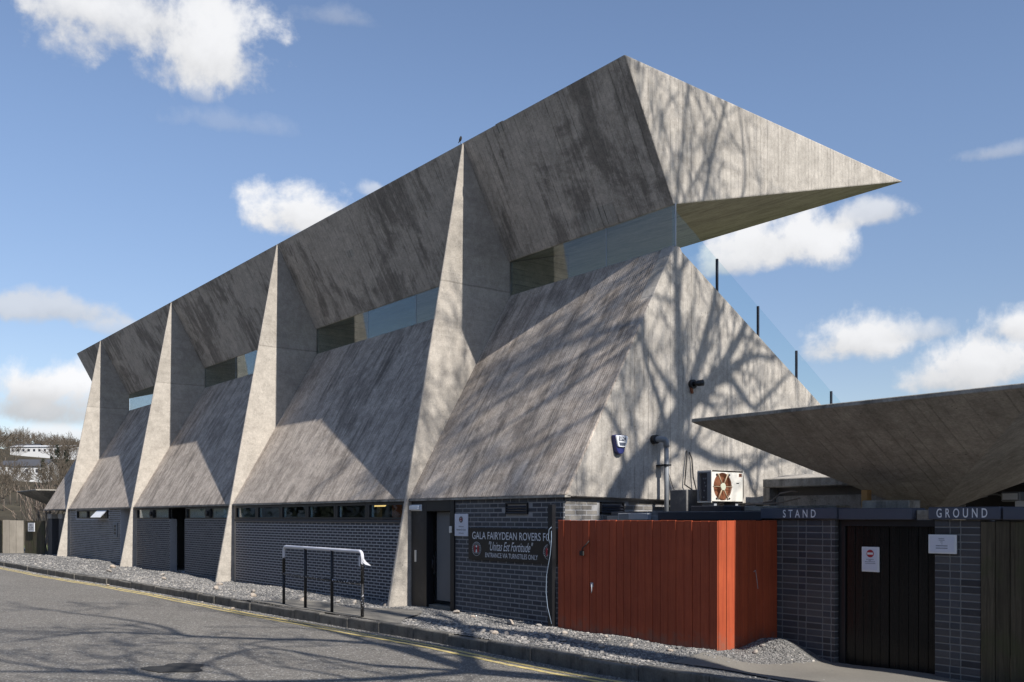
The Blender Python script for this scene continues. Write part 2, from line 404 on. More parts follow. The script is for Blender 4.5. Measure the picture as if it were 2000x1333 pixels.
def ground_materials():
    # asphalt
    m, k, out = new_mat('asphalt')
    p = k.n('ShaderNodeNewGeometry').outputs['Position']
    vor = k.n('ShaderNodeTexVoronoi', {'Vector': p, 'Scale': 55.0})
    chips = k.n('ShaderNodeSeparateColor', {0: vor.outputs['Color']}).outputs[0]
    fn = k.noise(p, 140.0, 4, 0.7)
    big = k.noise(p, 0.35, 7, 0.6, 0.3)
    mid = k.noise(p, 2.5, 8, 0.7)
    col = k.mix(chips, (0.125, 0.116, 0.103), (0.265, 0.246, 0.218))
    col = k.mix(k.step(chips, 0.93, 0.98), col, (0.42, 0.41, 0.38))
    f = k.m('MULTIPLY', k.m('ADD', 0.82, k.m('MULTIPLY', big, 0.36)), k.m('ADD', 0.78, k.m('MULTIPLY', mid, 0.44)))
    col = k.mix(1.0, col, k.grey(f), 'MULTIPLY')
    h = k.m('ADD', vor.outputs['Distance'], k.m('MULTIPLY', fn, 0.5))
    finish(k, out, col, 0.9, h, 0.012, 1.0, spec=0.25)
    M['asphalt'] = m
    # tarmac repair patch
    m, k, out = new_mat('tar_patch')
    p = k.n('ShaderNodeNewGeometry').outputs['Position']
    fn = k.noise(p, 60.0, 6, 0.7)
    col = k.mix(fn, (0.022, 0.022, 0.022), (0.05, 0.049, 0.048))
    finish(k, out, col, 0.85, fn, 0.006, 0.7, spec=0.3)
    M['tar'] = m
    # worn yellow paint: paint flakes away to the asphalt below
    m, k, out = new_mat('worn_yellow_paint')
    p = k.n('ShaderNodeNewGeometry').outputs['Position']
    w = k.m('ADD', k.m('MULTIPLY', k.noise(p, 9.0, 8, 0.75), 0.6), k.m('MULTIPLY', k.noise(p, 60.0, 4, 0.7), 0.4))
    f = k.step(w, 0.50, 0.60, 1.0, 0.0)
    col = k.mix(f, (0.17, 0.16, 0.135), (0.66, 0.52, 0.20))
    col = k.mix(k.m('MULTIPLY', k.step(k.noise(p, 1.6, 5), 0.45, 0.7), 0.7), col, (0.36, 0.31, 0.18))
    finish(k, out, col, 0.85, w, 0.003, 0.5, spec=0.25)
    M['yellow'] = m
    # crushed stone bed
    m, k, out = new_mat('crushed_stone_bed')
    p = k.n('ShaderNodeNewGeometry').outputs['Position']
    vor = k.n('ShaderNodeTexVoronoi', {'Vector': p, 'Scale': 42.0})
    c = k.n('ShaderNodeSeparateColor', {0: vor.outputs['Color']}).outputs[0]
    col = k.mix(c, (0.10, 0.098, 0.095), (0.25, 0.243, 0.23))
    big = k.noise(p, 0.9, 6, 0.65)
    col = k.mix(1.0, col, k.grey(k.m('ADD', 0.7, k.m('MULTIPLY', big, 0.6))), 'MULTIPLY')
    finish(k, out, col, 0.95, k.m('SUBTRACT', 1.0, vor.outputs['Distance']), 0.02, 1.0, spec=0.2)
    M['bed'] = m
    # loose stones
    m, k, out = new_mat('loose_stone')
    g = k.n('ShaderNodeNewGeometry')
    r = k.m('FRACT', k.m('ADD', g.outputs['Random Per Island'], k.n('ShaderNodeObjectInfo').outputs['Random']))
    col = k.mix(k.step(r, 0.0, 0.85), (0.11, 0.108, 0.106), (0.27, 0.262, 0.25))
    col = k.mix(k.step(r, 0.88, 0.95), col, (0.44, 0.41, 0.37))
    fn = k.noise(g.outputs['Position'], 40.0, 5, 0.7)
    col = k.mix(1.0, col, k.grey(k.m('ADD', 0.7, k.m('MULTIPLY', fn, 0.6))), 'MULTIPLY')
    finish(k, out, col, 0.93, fn, 0.004, 0.6, spec=0.2)
    M['stone'] = m
    m, k, out = new_mat('buff_stone')
    g = k.n('ShaderNodeNewGeometry')
    r = k.n('ShaderNodeObjectInfo').outputs['Random']
    col = k.mix(r, (0.33, 0.31, 0.285), (0.42, 0.35, 0.28))
    fn = k.noise(g.outputs['Position'], 22.0, 6, 0.7)
    col = k.mix(1.0, col, k.grey(k.m('ADD', 0.6, k.m('MULTIPLY', fn, 0.8))), 'MULTIPLY')
    finish(k, out, col, 0.93, fn, 0.008, 0.7, spec=0.2)
    M['buff'] = m
    m, k, out = new_mat('pale_rubble')
    g = k.n('ShaderNodeNewGeometry')
    col = k.mix(g.outputs['Random Per Island'], (0.17, 0.165, 0.16), (0.42, 0.39, 0.35))
    fn = k.noise(g.outputs['Position'], 30.0, 6, 0.7)
    col = k.mix(1.0, col, k.grey(k.m('ADD', 0.65, k.m('MULTIPLY', fn, 0.7))), 'MULTIPLY')
    finish(k, out, col, 0.93, fn, 0.006, 0.7, spec=0.2)
    M['pale_rubble'] = m
    # pavement concrete
    m, k, out = new_mat('path_concrete')
    p = k.n('ShaderNodeNewGeometry').outputs['Position']
    a = k.noise(p, 1.4, 8, 0.7)
    b = k.noise(p, 50.0, 6, 0.7)
    col = k.mix(a, (0.15, 0.14, 0.122), (0.26, 0.242, 0.21))
    col = k.mix(1.0, col, k.grey(k.m('ADD', 0.7, k.m('MULTIPLY', b, 0.6))), 'MULTIPLY')
    finish(k, out, col, 0.92, b, 0.006, 0.6, spec=0.2)
    M['path'] = m
    # grass
    m, k, out = new_mat('turf')
    p = k.n('ShaderNodeNewGeometry').outputs['Position']
    a = k.noise(p, 0.2, 8, 0.7)
    b = k.noise(p, 30.0, 4, 0.7)
    col = k.mix(a, (0.085, 0.105, 0.04), (0.12, 0.13, 0.06))
    col = k.mix(1.0, col, k.grey(k.m('ADD', 0.6, k.m('MULTIPLY', b, 0.8))), 'MULTIPLY')
    finish(k, out, col, 0.95, b, 0.03, 0.8, spec=0.2)
    M['turf'] = m
    # hillside
    m, k, out = new_mat('winter_hillside')
    p = k.n('ShaderNodeNewGeometry').outputs['Position']
    a = k.noise(p, 0.03, 9, 0.72)
    col = k.mix(k.step(a, 0.38, 0.62), (0.048, 0.041, 0.029), (0.085, 0.072, 0.048))
    finish(k, out, col, 0.95, k.noise(p, 0.7, 6), 0.3, 0.8, spec=0.1)
    M['hill'] = m


ground_materials()


# ------------------------------------------------------------------ mesh helpers
def auto_uv(p, n):
    ax, ay, az = abs(n[0]), abs(n[1]), abs(n[2])
    if az > 0.75:
        return (p[0], p[1])
    if ax > ay:
        return (p[1], p[2])
    return (p[0], p[2])


def newell(pts):
    n = [0.0, 0.0, 0.0]
    for i in range(len(pts)):
        a, b = pts[i], pts[(i + 1) % len(pts)]
        n[0] += (a[1] - b[1]) * (a[2] + b[2])
        n[1] += (a[2] - b[2]) * (a[0] + b[0])
        n[2] += (a[0] - b[0]) * (a[1] + b[1])
    l = math.sqrt(n[0] ** 2 + n[1] ** 2 + n[2] ** 2) or 1.0
    return (n[0] / l, n[1] / l, n[2] / l)


class MB:
    """Collects faces in world coordinates and links them as ONE mesh object."""
    def __init__(s):
        s.v, s.f, s.uv, s.mi, s.sm = [], [], [], [], []

    def poly(s, pts, uvf=None, m=0, smooth=False):
        b = len(s.v)
        s.v.extend([tuple(p) for p in pts])
        s.f.append(tuple(range(b, b + len(pts))))
        n = newell(pts)
        s.uv.append([(uvf or auto_uv)(p, n) for p in pts])
        s.mi.append(m)
        s.sm.append(smooth)

    def box(s, a, b, uvf=None, m=0, skip=''):
        x0, x1 = sorted((a[0], b[0]))
        y0, y1 = sorted((a[1], b[1]))
        z0, z1 = sorted((a[2], b[2]))
        q = [(x0, y0, z0), (x1, y0, z0), (x1, y1, z0), (x0, y1, z0), (x0, y0, z1), (x1, y0, z1), (x1, y1, z1), (x0, y1, z1)]
        F = {'b': (3, 2, 1, 0), 't': (4, 5, 6, 7), 'f': (0, 1, 5, 4), 'k': (2, 3, 7, 6), 'l': (3, 0, 4, 7), 'r': (1, 2, 6, 5)}
        for key, f in F.items():
            if key not in skip:
                s.poly([q[i] for i in f], uvf, m)
        return s

    def prism(s, prof, x0, x1, uvs=None, uv_end=None, m=0):
        """prof: list of (y, z) counter-clockwise seen from +X; uvs: per-side uv functions."""
        n = len(prof)
        s.poly([(x1, y, z) for y, z in prof], uv_end, m)
        s.poly([(x0, y, z) for y, z in reversed(prof)], uv_end, m)
        for i in range(n):
            a, b = prof[i], prof[(i + 1) % n]
            s.poly([(x1, b[0], b[1]), (x1, a[0], a[1]), (x0, a[0], a[1]), (x0, b[0], b[1])], uvs[i] if uvs else None, m)
        return s

    def tube(s, pts, rad, n=8, m=0, caps=True):
        pts = [Vector(p) for p in pts]
        if not isinstance(rad, (list, tuple)):
            rad = [rad] * len(pts)
        t0 = (pts[1] - pts[0]).normalized()
        up = Vector((0, 0, 1)) if abs(t0.z) < 0.9 else Vector((1, 0, 0))
        u = t0.cross(up).normalized()
        base = len(s.v)
        L = 0.0
        rings = []
        for i, p in enumerate(pts):
            if i == 0:
                t = t0
            elif i == len(pts) - 1:
                t = (pts[i] - pts[i - 1]).normalized()
            else:
                t = ((pts[i] - pts[i - 1]).normalized() + (pts[i + 1] - pts[i]).normalized())
                t = t.normalized() if t.length > 1e-6 else t0
            u = (u - t * u.dot(t))
            u = u.normalized() if u.length > 1e-6 else t.orthogonal().normalized()
            w = t.cross(u)
            if i:
                L += (p - pts[i - 1]).length
            rings.append(L)
            for j in range(n):
                a = 2 * math.pi * j / n
                q = p + (u * math.cos(a) + w * math.sin(a)) * rad[i]
                s.v.append((q.x, q.y, q.z))
        for i in range(len(pts) - 1):
            for j in range(n):
                a = base + i * n + j
                b = base + i * n + (j + 1) % n
                s.f.append((a, b, b + n, a + n))
                s.uv.append([(j / n, rings[i]), ((j + 1) / n, rings[i]), ((j + 1) / n, rings[i + 1]), (j / n, rings[i + 1])])
                s.mi.append(m)
                s.sm.append(True)
        if caps:
            s.f.append(tuple(base + j for j in reversed(range(n))))
            s.uv.append([(0, 0)] * n); s.mi.append(m); s.sm.append(False)
            e = base + (len(pts) - 1) * n
            s.f.append(tuple(e + j for j in range(n)))
            s.uv.append([(0, 0)] * n); s.mi.append(m); s.sm.append(False)
        return s

    def disc(s, c, ax_u, ax_v, ru, rv, n=28, m=0, r0=0.0):
        """flat disc or ring in the plane of the two axes"""
        c, u, v = Vector(c), Vector(ax_u), Vector(ax_v)
        P = lambda r, a: tuple(c + u * (ru * r * math.cos(a)) + v * (rv * r * math.sin(a)))
        if r0 == 0:
            s.poly([P(1, 2 * math.pi * j / n) for j in range(n)], None, m)
        else:
            for j in range(n):
                a, b = 2 * math.pi * j / n, 2 * math.pi * (j + 1) / n
                s.poly([P(r0, a), P(1, a), P(1, b), P(r0, b)], None, m)
        return s

    def build(s, name, mats, parent=None, kind=None, bevel=0.0, merge=True, seg=1):
        off = root_loc(parent)
        me = bpy.data.meshes.new(name)
        v = np.array(s.v, dtype=float) - np.array(off)
        me.from_pydata(v.tolist(), [], s.f)
        if not isinstance(mats, (list, tuple)):
            mats = [mats]
        for mm in mats:
            me.materials.append(mm)
        uvl = me.uv_layers.new(name='UVMap')
        uvl.data.foreach_set('uv', np.array([c for f in s.uv for c in f], dtype=np.float32).ravel())
        me.polygons.foreach_set('material_index', np.array(s.mi, dtype=np.int32))
        me.polygons.foreach_set('use_smooth', np.array(s.sm, dtype=bool))
        if merge and len(s.v) < 20000:
            bm = bmesh.new()
            bm.from_mesh(me)
            bmesh.ops.remove_doubles(bm, verts=bm.verts, dist=1e-4)
            bm.to_mesh(me)
            bm.free()
        me.update()
        o = bpy.data.objects.new(name, me)
        COL.objects.link(o)
        if parent is not None:
            o.parent = parent
        if kind:
            o['kind'] = kind
        if bevel:
            md = o.modifiers.new('edge', 'BEVEL')
            md.width = bevel
            md.segments = seg
            md.limit_method = 'ANGLE'
            md.angle_limit = math.radians(25)
        return o


def root_loc(o):
    p = Vector((0, 0, 0))
    while o is not None:
        p = p + o.location
        o = o.parent
    return (p.x, p.y, p.z)


def tag(o, label, cat, group=None, kind=None):
    o['label'] = label
    o['category'] = cat
    if group:
        o['group'] = group
    if kind:
        o['kind'] = kind
    return o


def thing(name, label, cat, loc, group=None):
    o = bpy.data.objects.new(name, None)
    COL.objects.link(o)
    o.location = loc
    return tag(o, label, cat, group)


def piece(name, mesh, parent, world, rotz=0.0, scale=None):
    """A placed copy sharing mesh data."""
    o = bpy.data.objects.new(name, mesh)
    COL.objects.link(o)
    off = root_loc(parent)
    o.parent = parent
    o.location = (world[0] - off[0], world[1] - off[1], world[2] - off[2])
    if rotz:
        o.rotation_euler = (0, 0, rotz)
    if scale:
        o.scale = scale
    return o


def text(name, body, mat, parent, x0, x1, z0, z1, y, extrude=0.002, shear=0.0, spacing=1.0, axis='front', bold=0.0):
    """Flat lettering on a wall that faces -Y, fitted to the box x0..x1, z0..z1."""
    c = bpy.data.curves.new('lettering', 'FONT')
    c.body = body
    c.align_x = 'LEFT'
    c.shear = shear
    c.space_character = spacing
    c.offset = bold
    c.resolution_u = 4
    tmp = bpy.data.objects.new('lettering_source', c)
    COL.objects.link(tmp)
    bpy.context.view_layer.update()
    dg = bpy.context.evaluated_depsgraph_get()
    me = bpy.data.meshes.new_from_object(tmp.evaluated_get(dg))
    bpy.data.objects.remove(tmp)
    bpy.data.curves.remove(c)
    n = len(me.vertices)
    co = np.empty(n * 3)
    me.vertices.foreach_get('co', co)
    co = co.reshape(-1, 3)
    lo, hi = co.min(0), co.max(0)
    off = root_loc(parent)
    out = np.empty_like(co)
    u = (co[:, 0] - lo[0]) / (hi[0] - lo[0])
    v = (co[:, 1] - lo[1]) / max(hi[1] - lo[1], 1e-6)
    if axis == 'front':
        out[:, 0] = x0 + u * (x1 - x0) - off[0]
        out[:, 1] = y - off[1]
        out[:, 2] = z0 + v * (z1 - z0) - off[2]
    else:                                            # wall facing +X: x0..x1 are Y
        out[:, 1] = x0 + u * (x1 - x0) - off[1]
        out[:, 0] = y - off[0]
        out[:, 2] = z0 + v * (z1 - z0) - off[2]
    me.vertices.foreach_set('co', out.ravel())
    me.materials.clear()
    me.materials.append(mat)
    me.update()
    o = bpy.data.objects.new(name, me)
    COL.objects.link(o)
    o.parent = parent
    return o


# ------------------------------------------------------------------ the lie of the land
KERB = [(-62, 6.0), (-46, 6.3), (-38.5, 6.40), (-30.3, 6.57), (-25.4, 6.88), (-21.3, 7.02), (-17.6, 7.03), (-15.3, 7.10), (-13.2, 7.20),
        (-11.8, 7.28), (-10.5, 7.31), (-9.1, 7.29), (-8.1, 7.27), (-7.2, 7.32), (-6.5, 7.42), (-4.0, 7.5), (6.0, 7.6)]
KX, KY = np.array([k[0] for k in KERB]), np.array([k[1] for k in KERB])


def ky(x):
    return np.interp(x, KX, KY)


def sst(a, b, x):
    t = np.clip((np.asarray(x, float) - a) / (b - a), 0, 1)
    return t * t * (3 - 2 * t)


def gz(x, y):
    x = np.asarray(x, float)
    y = np.asarray(y, float)
    z = 0.02 * np.sin(x * 1.3 + y) * np.sin(y * 2.1 - x * .4) + 0.012 * np.sin(x * 4.1) * np.sin(y * 5.3)
    z = z + 0.05 * np.exp(-((y - 8.6) / .45) ** 2) * sst(-10.9, -10.2, x) * (1 - sst(-7.4, -6.9, x))
    z = z + 0.16 * np.exp(-((x + 7.02) / .42) ** 2 - ((y - 9.5) / .42) ** 2)
    z = z + 0.12 * np.exp(-((x + 37.0) / 4.0) ** 2 - ((y - 8.6) / .8) ** 2)
    z = z - 0.11 * sst(-7.2, -6.4, x) * sst(7.7, 8.6, y)
    edge = sst(0.0, 0.35, y - ky(x))
    return z * edge - 0.004


def grid(mb, xs, ys, zf, uvf=None, m=0):
    nx, ny = len(xs), len(ys)
    base = len(mb.v)
    X, Y = np.meshgrid(xs, ys, indexing='ij')
    if callable(zf):
        Z = zf(X, Y)
    else:
        Z = np.full_like(X, zf)
    mb.v.extend(np.stack([X, Y, Z], -1).reshape(-1, 3).tolist())
    for i in range(nx - 1):
        for j in range(ny - 1):
            a = base + i * ny + j
            mb.f.append((a, a + ny, a + ny + 1, a + 1))
            mb.uv.append([(0, 0)] * 4)
            mb.mi.append(m)
            mb.sm.append(True)


ROAD_Z = -0.16
# far ground sheet
g = MB()
g.poly([(-2500, -2500, -0.45), (2500, -2500, -0.45), (2500, 2500, -0.45), (-2500, 2500, -0.45)])
g.build('ground', M['turf'], kind='structure')
g = MB()
g.poly([(-14, 19.5, -0.35), (-14, 70, -0.35), (-110, 70, -0.35), (-110, 19.5, -0.35)][::-1])
g.poly([(60, 19.5, -0.35), (60, 70, -0.35), (-14, 70, -0.35), (-14, 19.5, -0.35)][::-1])
g.build('football_pitch', M['turf'], kind='structure')
# road
g = MB()
xs = np.concatenate([np.linspace(-62, -40, 12), np.linspace(-39, 6, 90)])
rows = []
for x in xs:
    rows.append([(x, float(ky(x)) + 0.05, ROAD_Z), (x, float(ky(x)) - 2.6, ROAD_Z + 0.03), (x, -1.5, ROAD_Z + 0.04), (x, -9.0, ROAD_Z)])
for a, b in zip(rows[:-1], rows[1:]):
    for j in range(3):
        g.poly([a[j + 1], b[j + 1], b[j], a[j]], None, 0, True)
g.poly([(6, -9, ROAD_Z), (60, -9, ROAD_Z), (60, 7.65, ROAD_Z), (6, 7.65, ROAD_Z)])
g.poly([(-160, -9, ROAD_Z), (-62, -9, ROAD_Z), (-62, 6.05, ROAD_Z), (-160, 6.05, ROAD_Z)])
g.build('road', M['asphalt'], kind='structure')


def road_z(x, y):
    t = np.clip((ky(x) + 0.05 - y) / 2.65, 0, 1)
    return ROAD_Z + 0.03 * t


# double yellow line
for off in (0.19, 0.35):
    g = MB()
    xs = np.linspace(-45, -2, 120)
    for a, b in zip(xs[:-1], xs[1:]):
        wob = lambda x: 0.012 * math.sin(x * 1.7 + off * 40) + .008 * math.sin(x * 5.1)
        P = lambda x, o: (x, float(ky(x)) - o + wob(x), float(road_z(x, ky(x) - o)) + 0.004)
        g.poly([P(a, off + .08), P(b, off + .08), P(b, off), P(a, off)])
    g.build('yellow_line', M['yellow'], kind='structure')
# tar patch in the road
g = MB()
pts = []
for j in range(26):
    a = 2 * math.pi * j / 26
    r = 1 + .13 * math.sin(3 * a + 1) + .1 * math.sin(5 * a) + random.uniform(-.06, .06)
    px_, py_ = -10.92 + .36 * r * math.cos(a), 3.62 + .32 * r * math.sin(a)
    pts.append((px_, py_, ROAD_Z + 0.04))
g.poly(pts)
g.build('road_patch', M['tar'], kind='structure')

# pavement bed
g = MB()
ts = np.linspace(0, 1, 34)
xs = np.concatenate([np.linspace(-62, -44, 10), np.arange(-43.5, -20, .35), np.arange(-20, -2.5, .11), np.linspace(-2.2, 6, 8)])
base = 0
nx, ny = len(xs), len(ts)
for x in xs:
    k0 = float(ky(x))
    for t in ts:
        y = k0 + 0.1 + t * (10.4 - k0 - 0.1)
        g.v.append((x, y, float(gz(x, y))))
for i in range(nx - 1):
    for j in range(ny - 1):
        a = i * ny + j
        g.f.append((a, a + ny, a + ny + 1, a + 1))
        g.uv.append([(0, 0)] * 4); g.mi.append(0); g.sm.append(True)
g.build('pavement', M['bed'], kind='structure', merge=False)
g = MB()
g.poly([(-10.5, 10.35, -.13), (30, 10.35, -.13), (30, 19.4, -.13), (-10.5, 19.4, -.13)])
g.poly([(6, 7.6, -.02), (30, 7.6, -.02), (30, 10.35, -.02), (6, 10.35, -.02)])
g.build('yard', M['path'], kind='structure')
# concrete path to the club door, and the slab before the gate
g = MB()
xs = np.arange(-17.6, -12.2, .15)
for i in range(len(xs) - 1):
    for j in range(8):
        q = []
        for (xx, jj) in ((xs[i], j), (xs[i + 1], j), (xs[i + 1], j + 1), (xs[i], j + 1)):
            top = 8.05 + .55 * float(sst(-15.4, -14.2, xx) * (1 - sst(-13.6, -12.6, xx))) + .06 * math.sin(xx * 3)
            y = float(ky(xx)) + .1 + (top - float(ky(xx)) - .1) * jj / 8 * float(sst(-17.6, -16.4, xx) * (1 - sst(-13.2, -12.2, xx)) * .9 + .1)
            q.append((xx, y, float(gz(xx, y)) + 0.02))
        g.poly(q, None, 0, True)
g.build('path', M['path'], kind='structure')
g = MB()
grid(g, np.arange(-7.3, -2.5, .2), np.linspace(7.85, 9.98, 14), lambda X, Y: gz(X, Y) + 0.012 - 0.3 * np.exp(-((X + 7.1) / .3) ** 2 - ((Y - 9.5) / .5) ** 2))
g.build('path', M['path'], kind='structure', merge=False)

# kerb: a run of kerbstones
kerb = bpy.data.objects.new('kerb', None)
COL.objects.link(kerb)
kerb['kind'] = 'structure'
kmb = MB()
kmb.box((-.448, 0, -.30), (.448, .125, .0))
proto = kmb.build('kerbstone', M['kerb'], kerb, bevel=0.018, seg=2)
kme = proto.data
x = -45.0
first = True
while x < 2.0:
    x2 = x + 0.9 / math.hypot(1, (float(ky(x + .9)) - float(ky(x))) / .9)
    ya, yb = float(ky(x)), float(ky(x2))
    o = proto if first else proto.copy()
    if not first:
        COL.objects.link(o)
        o.parent = kerb
    first = False
    o.location = ((x + x2) / 2, (ya + yb) / 2 + random.uniform(-.014, .014), random.uniform(-.016, .010))
    o.rotation_euler = (random.uniform(-.015, .015), random.uniform(-.006, .006), math.atan2(yb - ya, x2 - x))
    x = x2

# ------------------------------------------------------------------ the stand
YF, ZB = 9.07, 1.93                                   # apron bottom edge
YG, ZG = 11.40, 5.97                                  # apron top / gable apex
A_, B_, C_ = (10.276, 8.71), (11.38, 6.62), (18.26, 8.49)   # roof section (y, z)
XR, XL = -10.413, -44.0
XLA = -44.47
FIN = [-14.746, -23.18, -31.54, -40.17]
YW = 9.12                                             # face of the ground-floor walls
ST = thing('football_stand', 'grey concrete stand with folded overhanging roof and fins along its street wall', 'building', ((XR + XL) / 2, 11.0, 0))

slope_len = lambda p: math.hypot(p[1] - B_[0], p[2] - B_[1])
# roof: three planes and two end faces, each its own board direction
r = MB()
uv_front = lambda p, n: (p[0], math.hypot(p[1] - B_[0], p[2] - B_[1]))
uv_under = lambda p, n: (math.hypot(p[1] - B_[0], p[2] - B_[1]), p[0])
uv_endw = lambda p, n: (p[1], p[2])


def lerp2(a, b, t):
    return (a[0] + (b[0] - a[0]) * t, a[1] + (b[1] - a[1]) * t)


NX = 40
rx = [XL + (XR - XL) * i / NX for i in range(NX + 1)]
# street face (subdivided, for a cast edge that is not razor straight)
for i in range(NX):
    for j in range(4):
        p0, p1 = lerp2(B_, A_, j / 4), lerp2(B_, A_, (j + 1) / 4)
        r.poly([(rx[i], *p0), (rx[i + 1], *p0), (rx[i + 1], *p1), (rx[i], *p1)], uv_front, 0)
for i in range(NX):
    r.poly([(rx[i], *A_), (rx[i + 1], *A_), (rx[i + 1], *C_), (rx[i], *C_)], None, 2)
    r.poly([(rx[i + 1], *B_), (rx[i], *B_), (rx[i], *C_), (rx[i + 1], *C_)], uv_under, 3)
endp = [lerp2(B_, A_, j / 4) for j in range(5)]
r.poly([(XR, *B_), (XR, *C_)] + [(XR, *p) for p in reversed(endp[1:])], uv_endw, 1)
r.poly([(XL, *p) for p in endp] + [(XL, *C_)], uv_endw, 1)
r.build('roof', [M['roof'], M['gable'], M['cap'], M['soffit']], ST, bevel=0.025, seg=2)

# lighter repair patches let into the street face of the roof
nv = Vector((0, -(A_[1] - B_[1]), A_[0] - B_[0])).normalized()
for (xa_, xb_, ta, tb) in ((-12.55, -11.65, .02, .16), (-13.72, -13.50, .93, 1.0), (-20.2, -19.9, .55, .62), (-37.5, -37.2, .90, .99)):
    p_ = MB()
    o_ = nv * .003
    qa, qb = lerp2(B_, A_, ta), lerp2(B_, A_, tb)
    p_.poly([(xa_, qa[0] + o_.y, qa[1] + o_.z), (xb_, qa[0] + o_.y, qa[1] + o_.z), (xb_, qb[0] + o_.y, qb[1] + o_.z), (xa_, qb[0] + o_.y, qb[1] + o_.z)], uv_front)
    p_.build('repair_patch', M['patch'], ST)

# aprons: one sloping slab per bay
ap_n = Vector((0, -(ZG - ZB), (YG - YF))).normalized()
uv_ap = lambda p, n: (p[0], math.hypot(p[1] - YF, p[2] - ZB))
bounds = [XLA] + FIN[::-1] + [XR]
for i in range(5):
    x0, x1 = bounds[i], bounds[i + 1]
    th = 0.16
    prof = [(YF, ZB), (YF + th * 1.15, ZB), (YG + .18, ZG - .06), (YG + .12, ZG), (YG, ZG)]
    a = MB()
    a.prism(prof[::1], x0 + (.002 if i else 0), x1 - (0 if i == 4 else .002), [auto_uv, auto_uv, auto_uv, auto_uv, uv_ap], uv_endw)
    a.build('apron', M['apron'], ST, bevel=0.02, seg=2)
# drip strip along the foot of the aprons
a = MB()
a.box((XLA, YF - .012, ZB - .035), (XR + .004, YF + .1, ZB - .002))
a.build('drip_edge', M['cap'], ST)

# fins
for xf in FIN:
    y_in = lambda z: 9.07
    outer = [(10.27, 8.70), (9.955, 7.0), (9.58, 5.0), (9.30, 3.45), (9.035, 1.93), (8.83, 0.6), (8.635, -.12)]
    top = 8.70
    outer = [(8.655 + (10.27 - 8.655) * (z / 8.70), z) for z in (8.70, 7.2, 5.6, 4.0, 2.6, 1.93, .9, -.15)]
    inner = [(9.22, -.15), (9.22, 1.90), (9.24, 1.96), (11.40, 5.93), (11.40, 6.66), (11.36, 6.66)]
    prof = outer + inner                                # going down the outer edge, then back up inside
    f = MB()

    def half(y, z, edge):
        return 0.03 + 0.035 * (1 - z / 8.7) if edge else 0.09
    L = [(xf - (0.075 if i >= len(outer) else 0.016 + 0.05 * (1 - p[1] / 8.7)), p[0], p[1]) for i, p in enumerate(prof)]
    R = [(xf + (0.012 if i >= len(outer) else 0.012), p[0], p[1]) for i, p in enumerate(prof)]
    uvfin = lambda p, n: (p[2], p[1]) if abs(n[0]) > .5 else (p[2], p[0])
    f.poly(R[::-1], uvfin)
    f.poly(L, uvfin)
    for i in range(len(prof)):
        j = (i + 1) % len(prof)
        f.poly([R[i], R[j], L[j], L[i]], uvfin)
    f.build('fin', M['fin'], ST, bevel=0.012)
    # inner end of the fin behind the glazing, carrying the roof
    if xf == FIN[-1]:
        continue
    f = MB()
    f.prism([(11.42, 5.5), (12.9, 5.15), (12.9, 7.02), (11.42, 6.62)], xf - .12, xf + .06, None, lambda p, n: (p[2], p[1]))
    f.build('inner_pier', M['soffit'], ST, bevel=0.01)

# gable wall at the street corner end, and the far one
def gable(x0, x1, name):
    q = MB()
    prof = [(9.08, 1.93), (13.66, 1.80), (18.6, 1.80), (18.6, 1.85), (11.43, 5.985), (11.385, 5.985)]
    prof = [(9.085, 1.905), (13.66, 1.83), (18.6, 1.80), (18.6, 1.86), (11.43, 5.985), (11.40, 5.985)]
    q.prism(prof, x0, x1, [uv_endw] * 6, uv_endw)
    return q.build(name, M['gable'], ST, bevel=0.015)


gable(XR - .28, XR + .004, 'gable_wall')
gable(XLA + .002, XLA + .25, 'gable_wall')
# terrace deck with steps towards the pitch
d = MB()
n = 11
for i in range(n):
    y0, y1 = 11.45 + i * .65, 11.45 + (i + 1) * .65
    z = 5.80 - i * .375
    d.box((XLA + .3, y0, z - .5), (XR - .3, y1 + .01, z))
d.box((XLA + .3, 18.4, -.4), (XR - .3, 18.6, 1.7))
d.build('terrace_deck', M['cap'], ST)
# gable ground floor, brick core walls
core = MB()
core.box((-10.72, 9.17, -.3), (-10.52, 13.6, 1.90))
core.box((XLA + .6, 11.9, -.3), (-10.8, 12.1, 2.4))
core.build('inner_wall', M['interior'], ST)
# floors and ceilings of the rooms
fl = MB()
fl.box((XLA + .6, 9.3, -.2), (-10.8, 11.9, 0.02))
fl.box((XLA + .6, 9.3, 1.98), (-10.8, 11.9, 2.05))
fl.build('room_shell', M['interior'], ST)
for xx in (-14.95, -23.0, -31.4, -40.0):
    w_ = MB()
    w_.box((xx - .06, 9.25, .02), (xx + .06, 11.9, 1.98))
    w_.build('partition', M['interior'], ST)

# glazing strip under the roof
def strip(x0, x1, cuts):
    xs_ = [x0] + cuts + [x1]
    for a_, b_ in zip(xs_[:-1], xs_[1:]):
        p = MB()
        p.box((a_ + .006, 11.392, 5.95), (b_ - .006, 11.404, 6.64))
        p.build('glass_panel', M['glass_strip'], ST)
        e = MB()
        e.box((b_ - .006, 11.39, 5.95), (b_ + .006, 11.406, 6.64))
        e.build('glazing_bar', M['metal'], ST)


strip(-14.72, XR + .02, [-12.0])
strip(-23.15, -14.80, [-18.2, -20.4])
strip(-31.5, -23.25, [-26.0, -28.8])
strip(-40.1, -31.6, [-36.0])
strip(XL, -40.25, [])

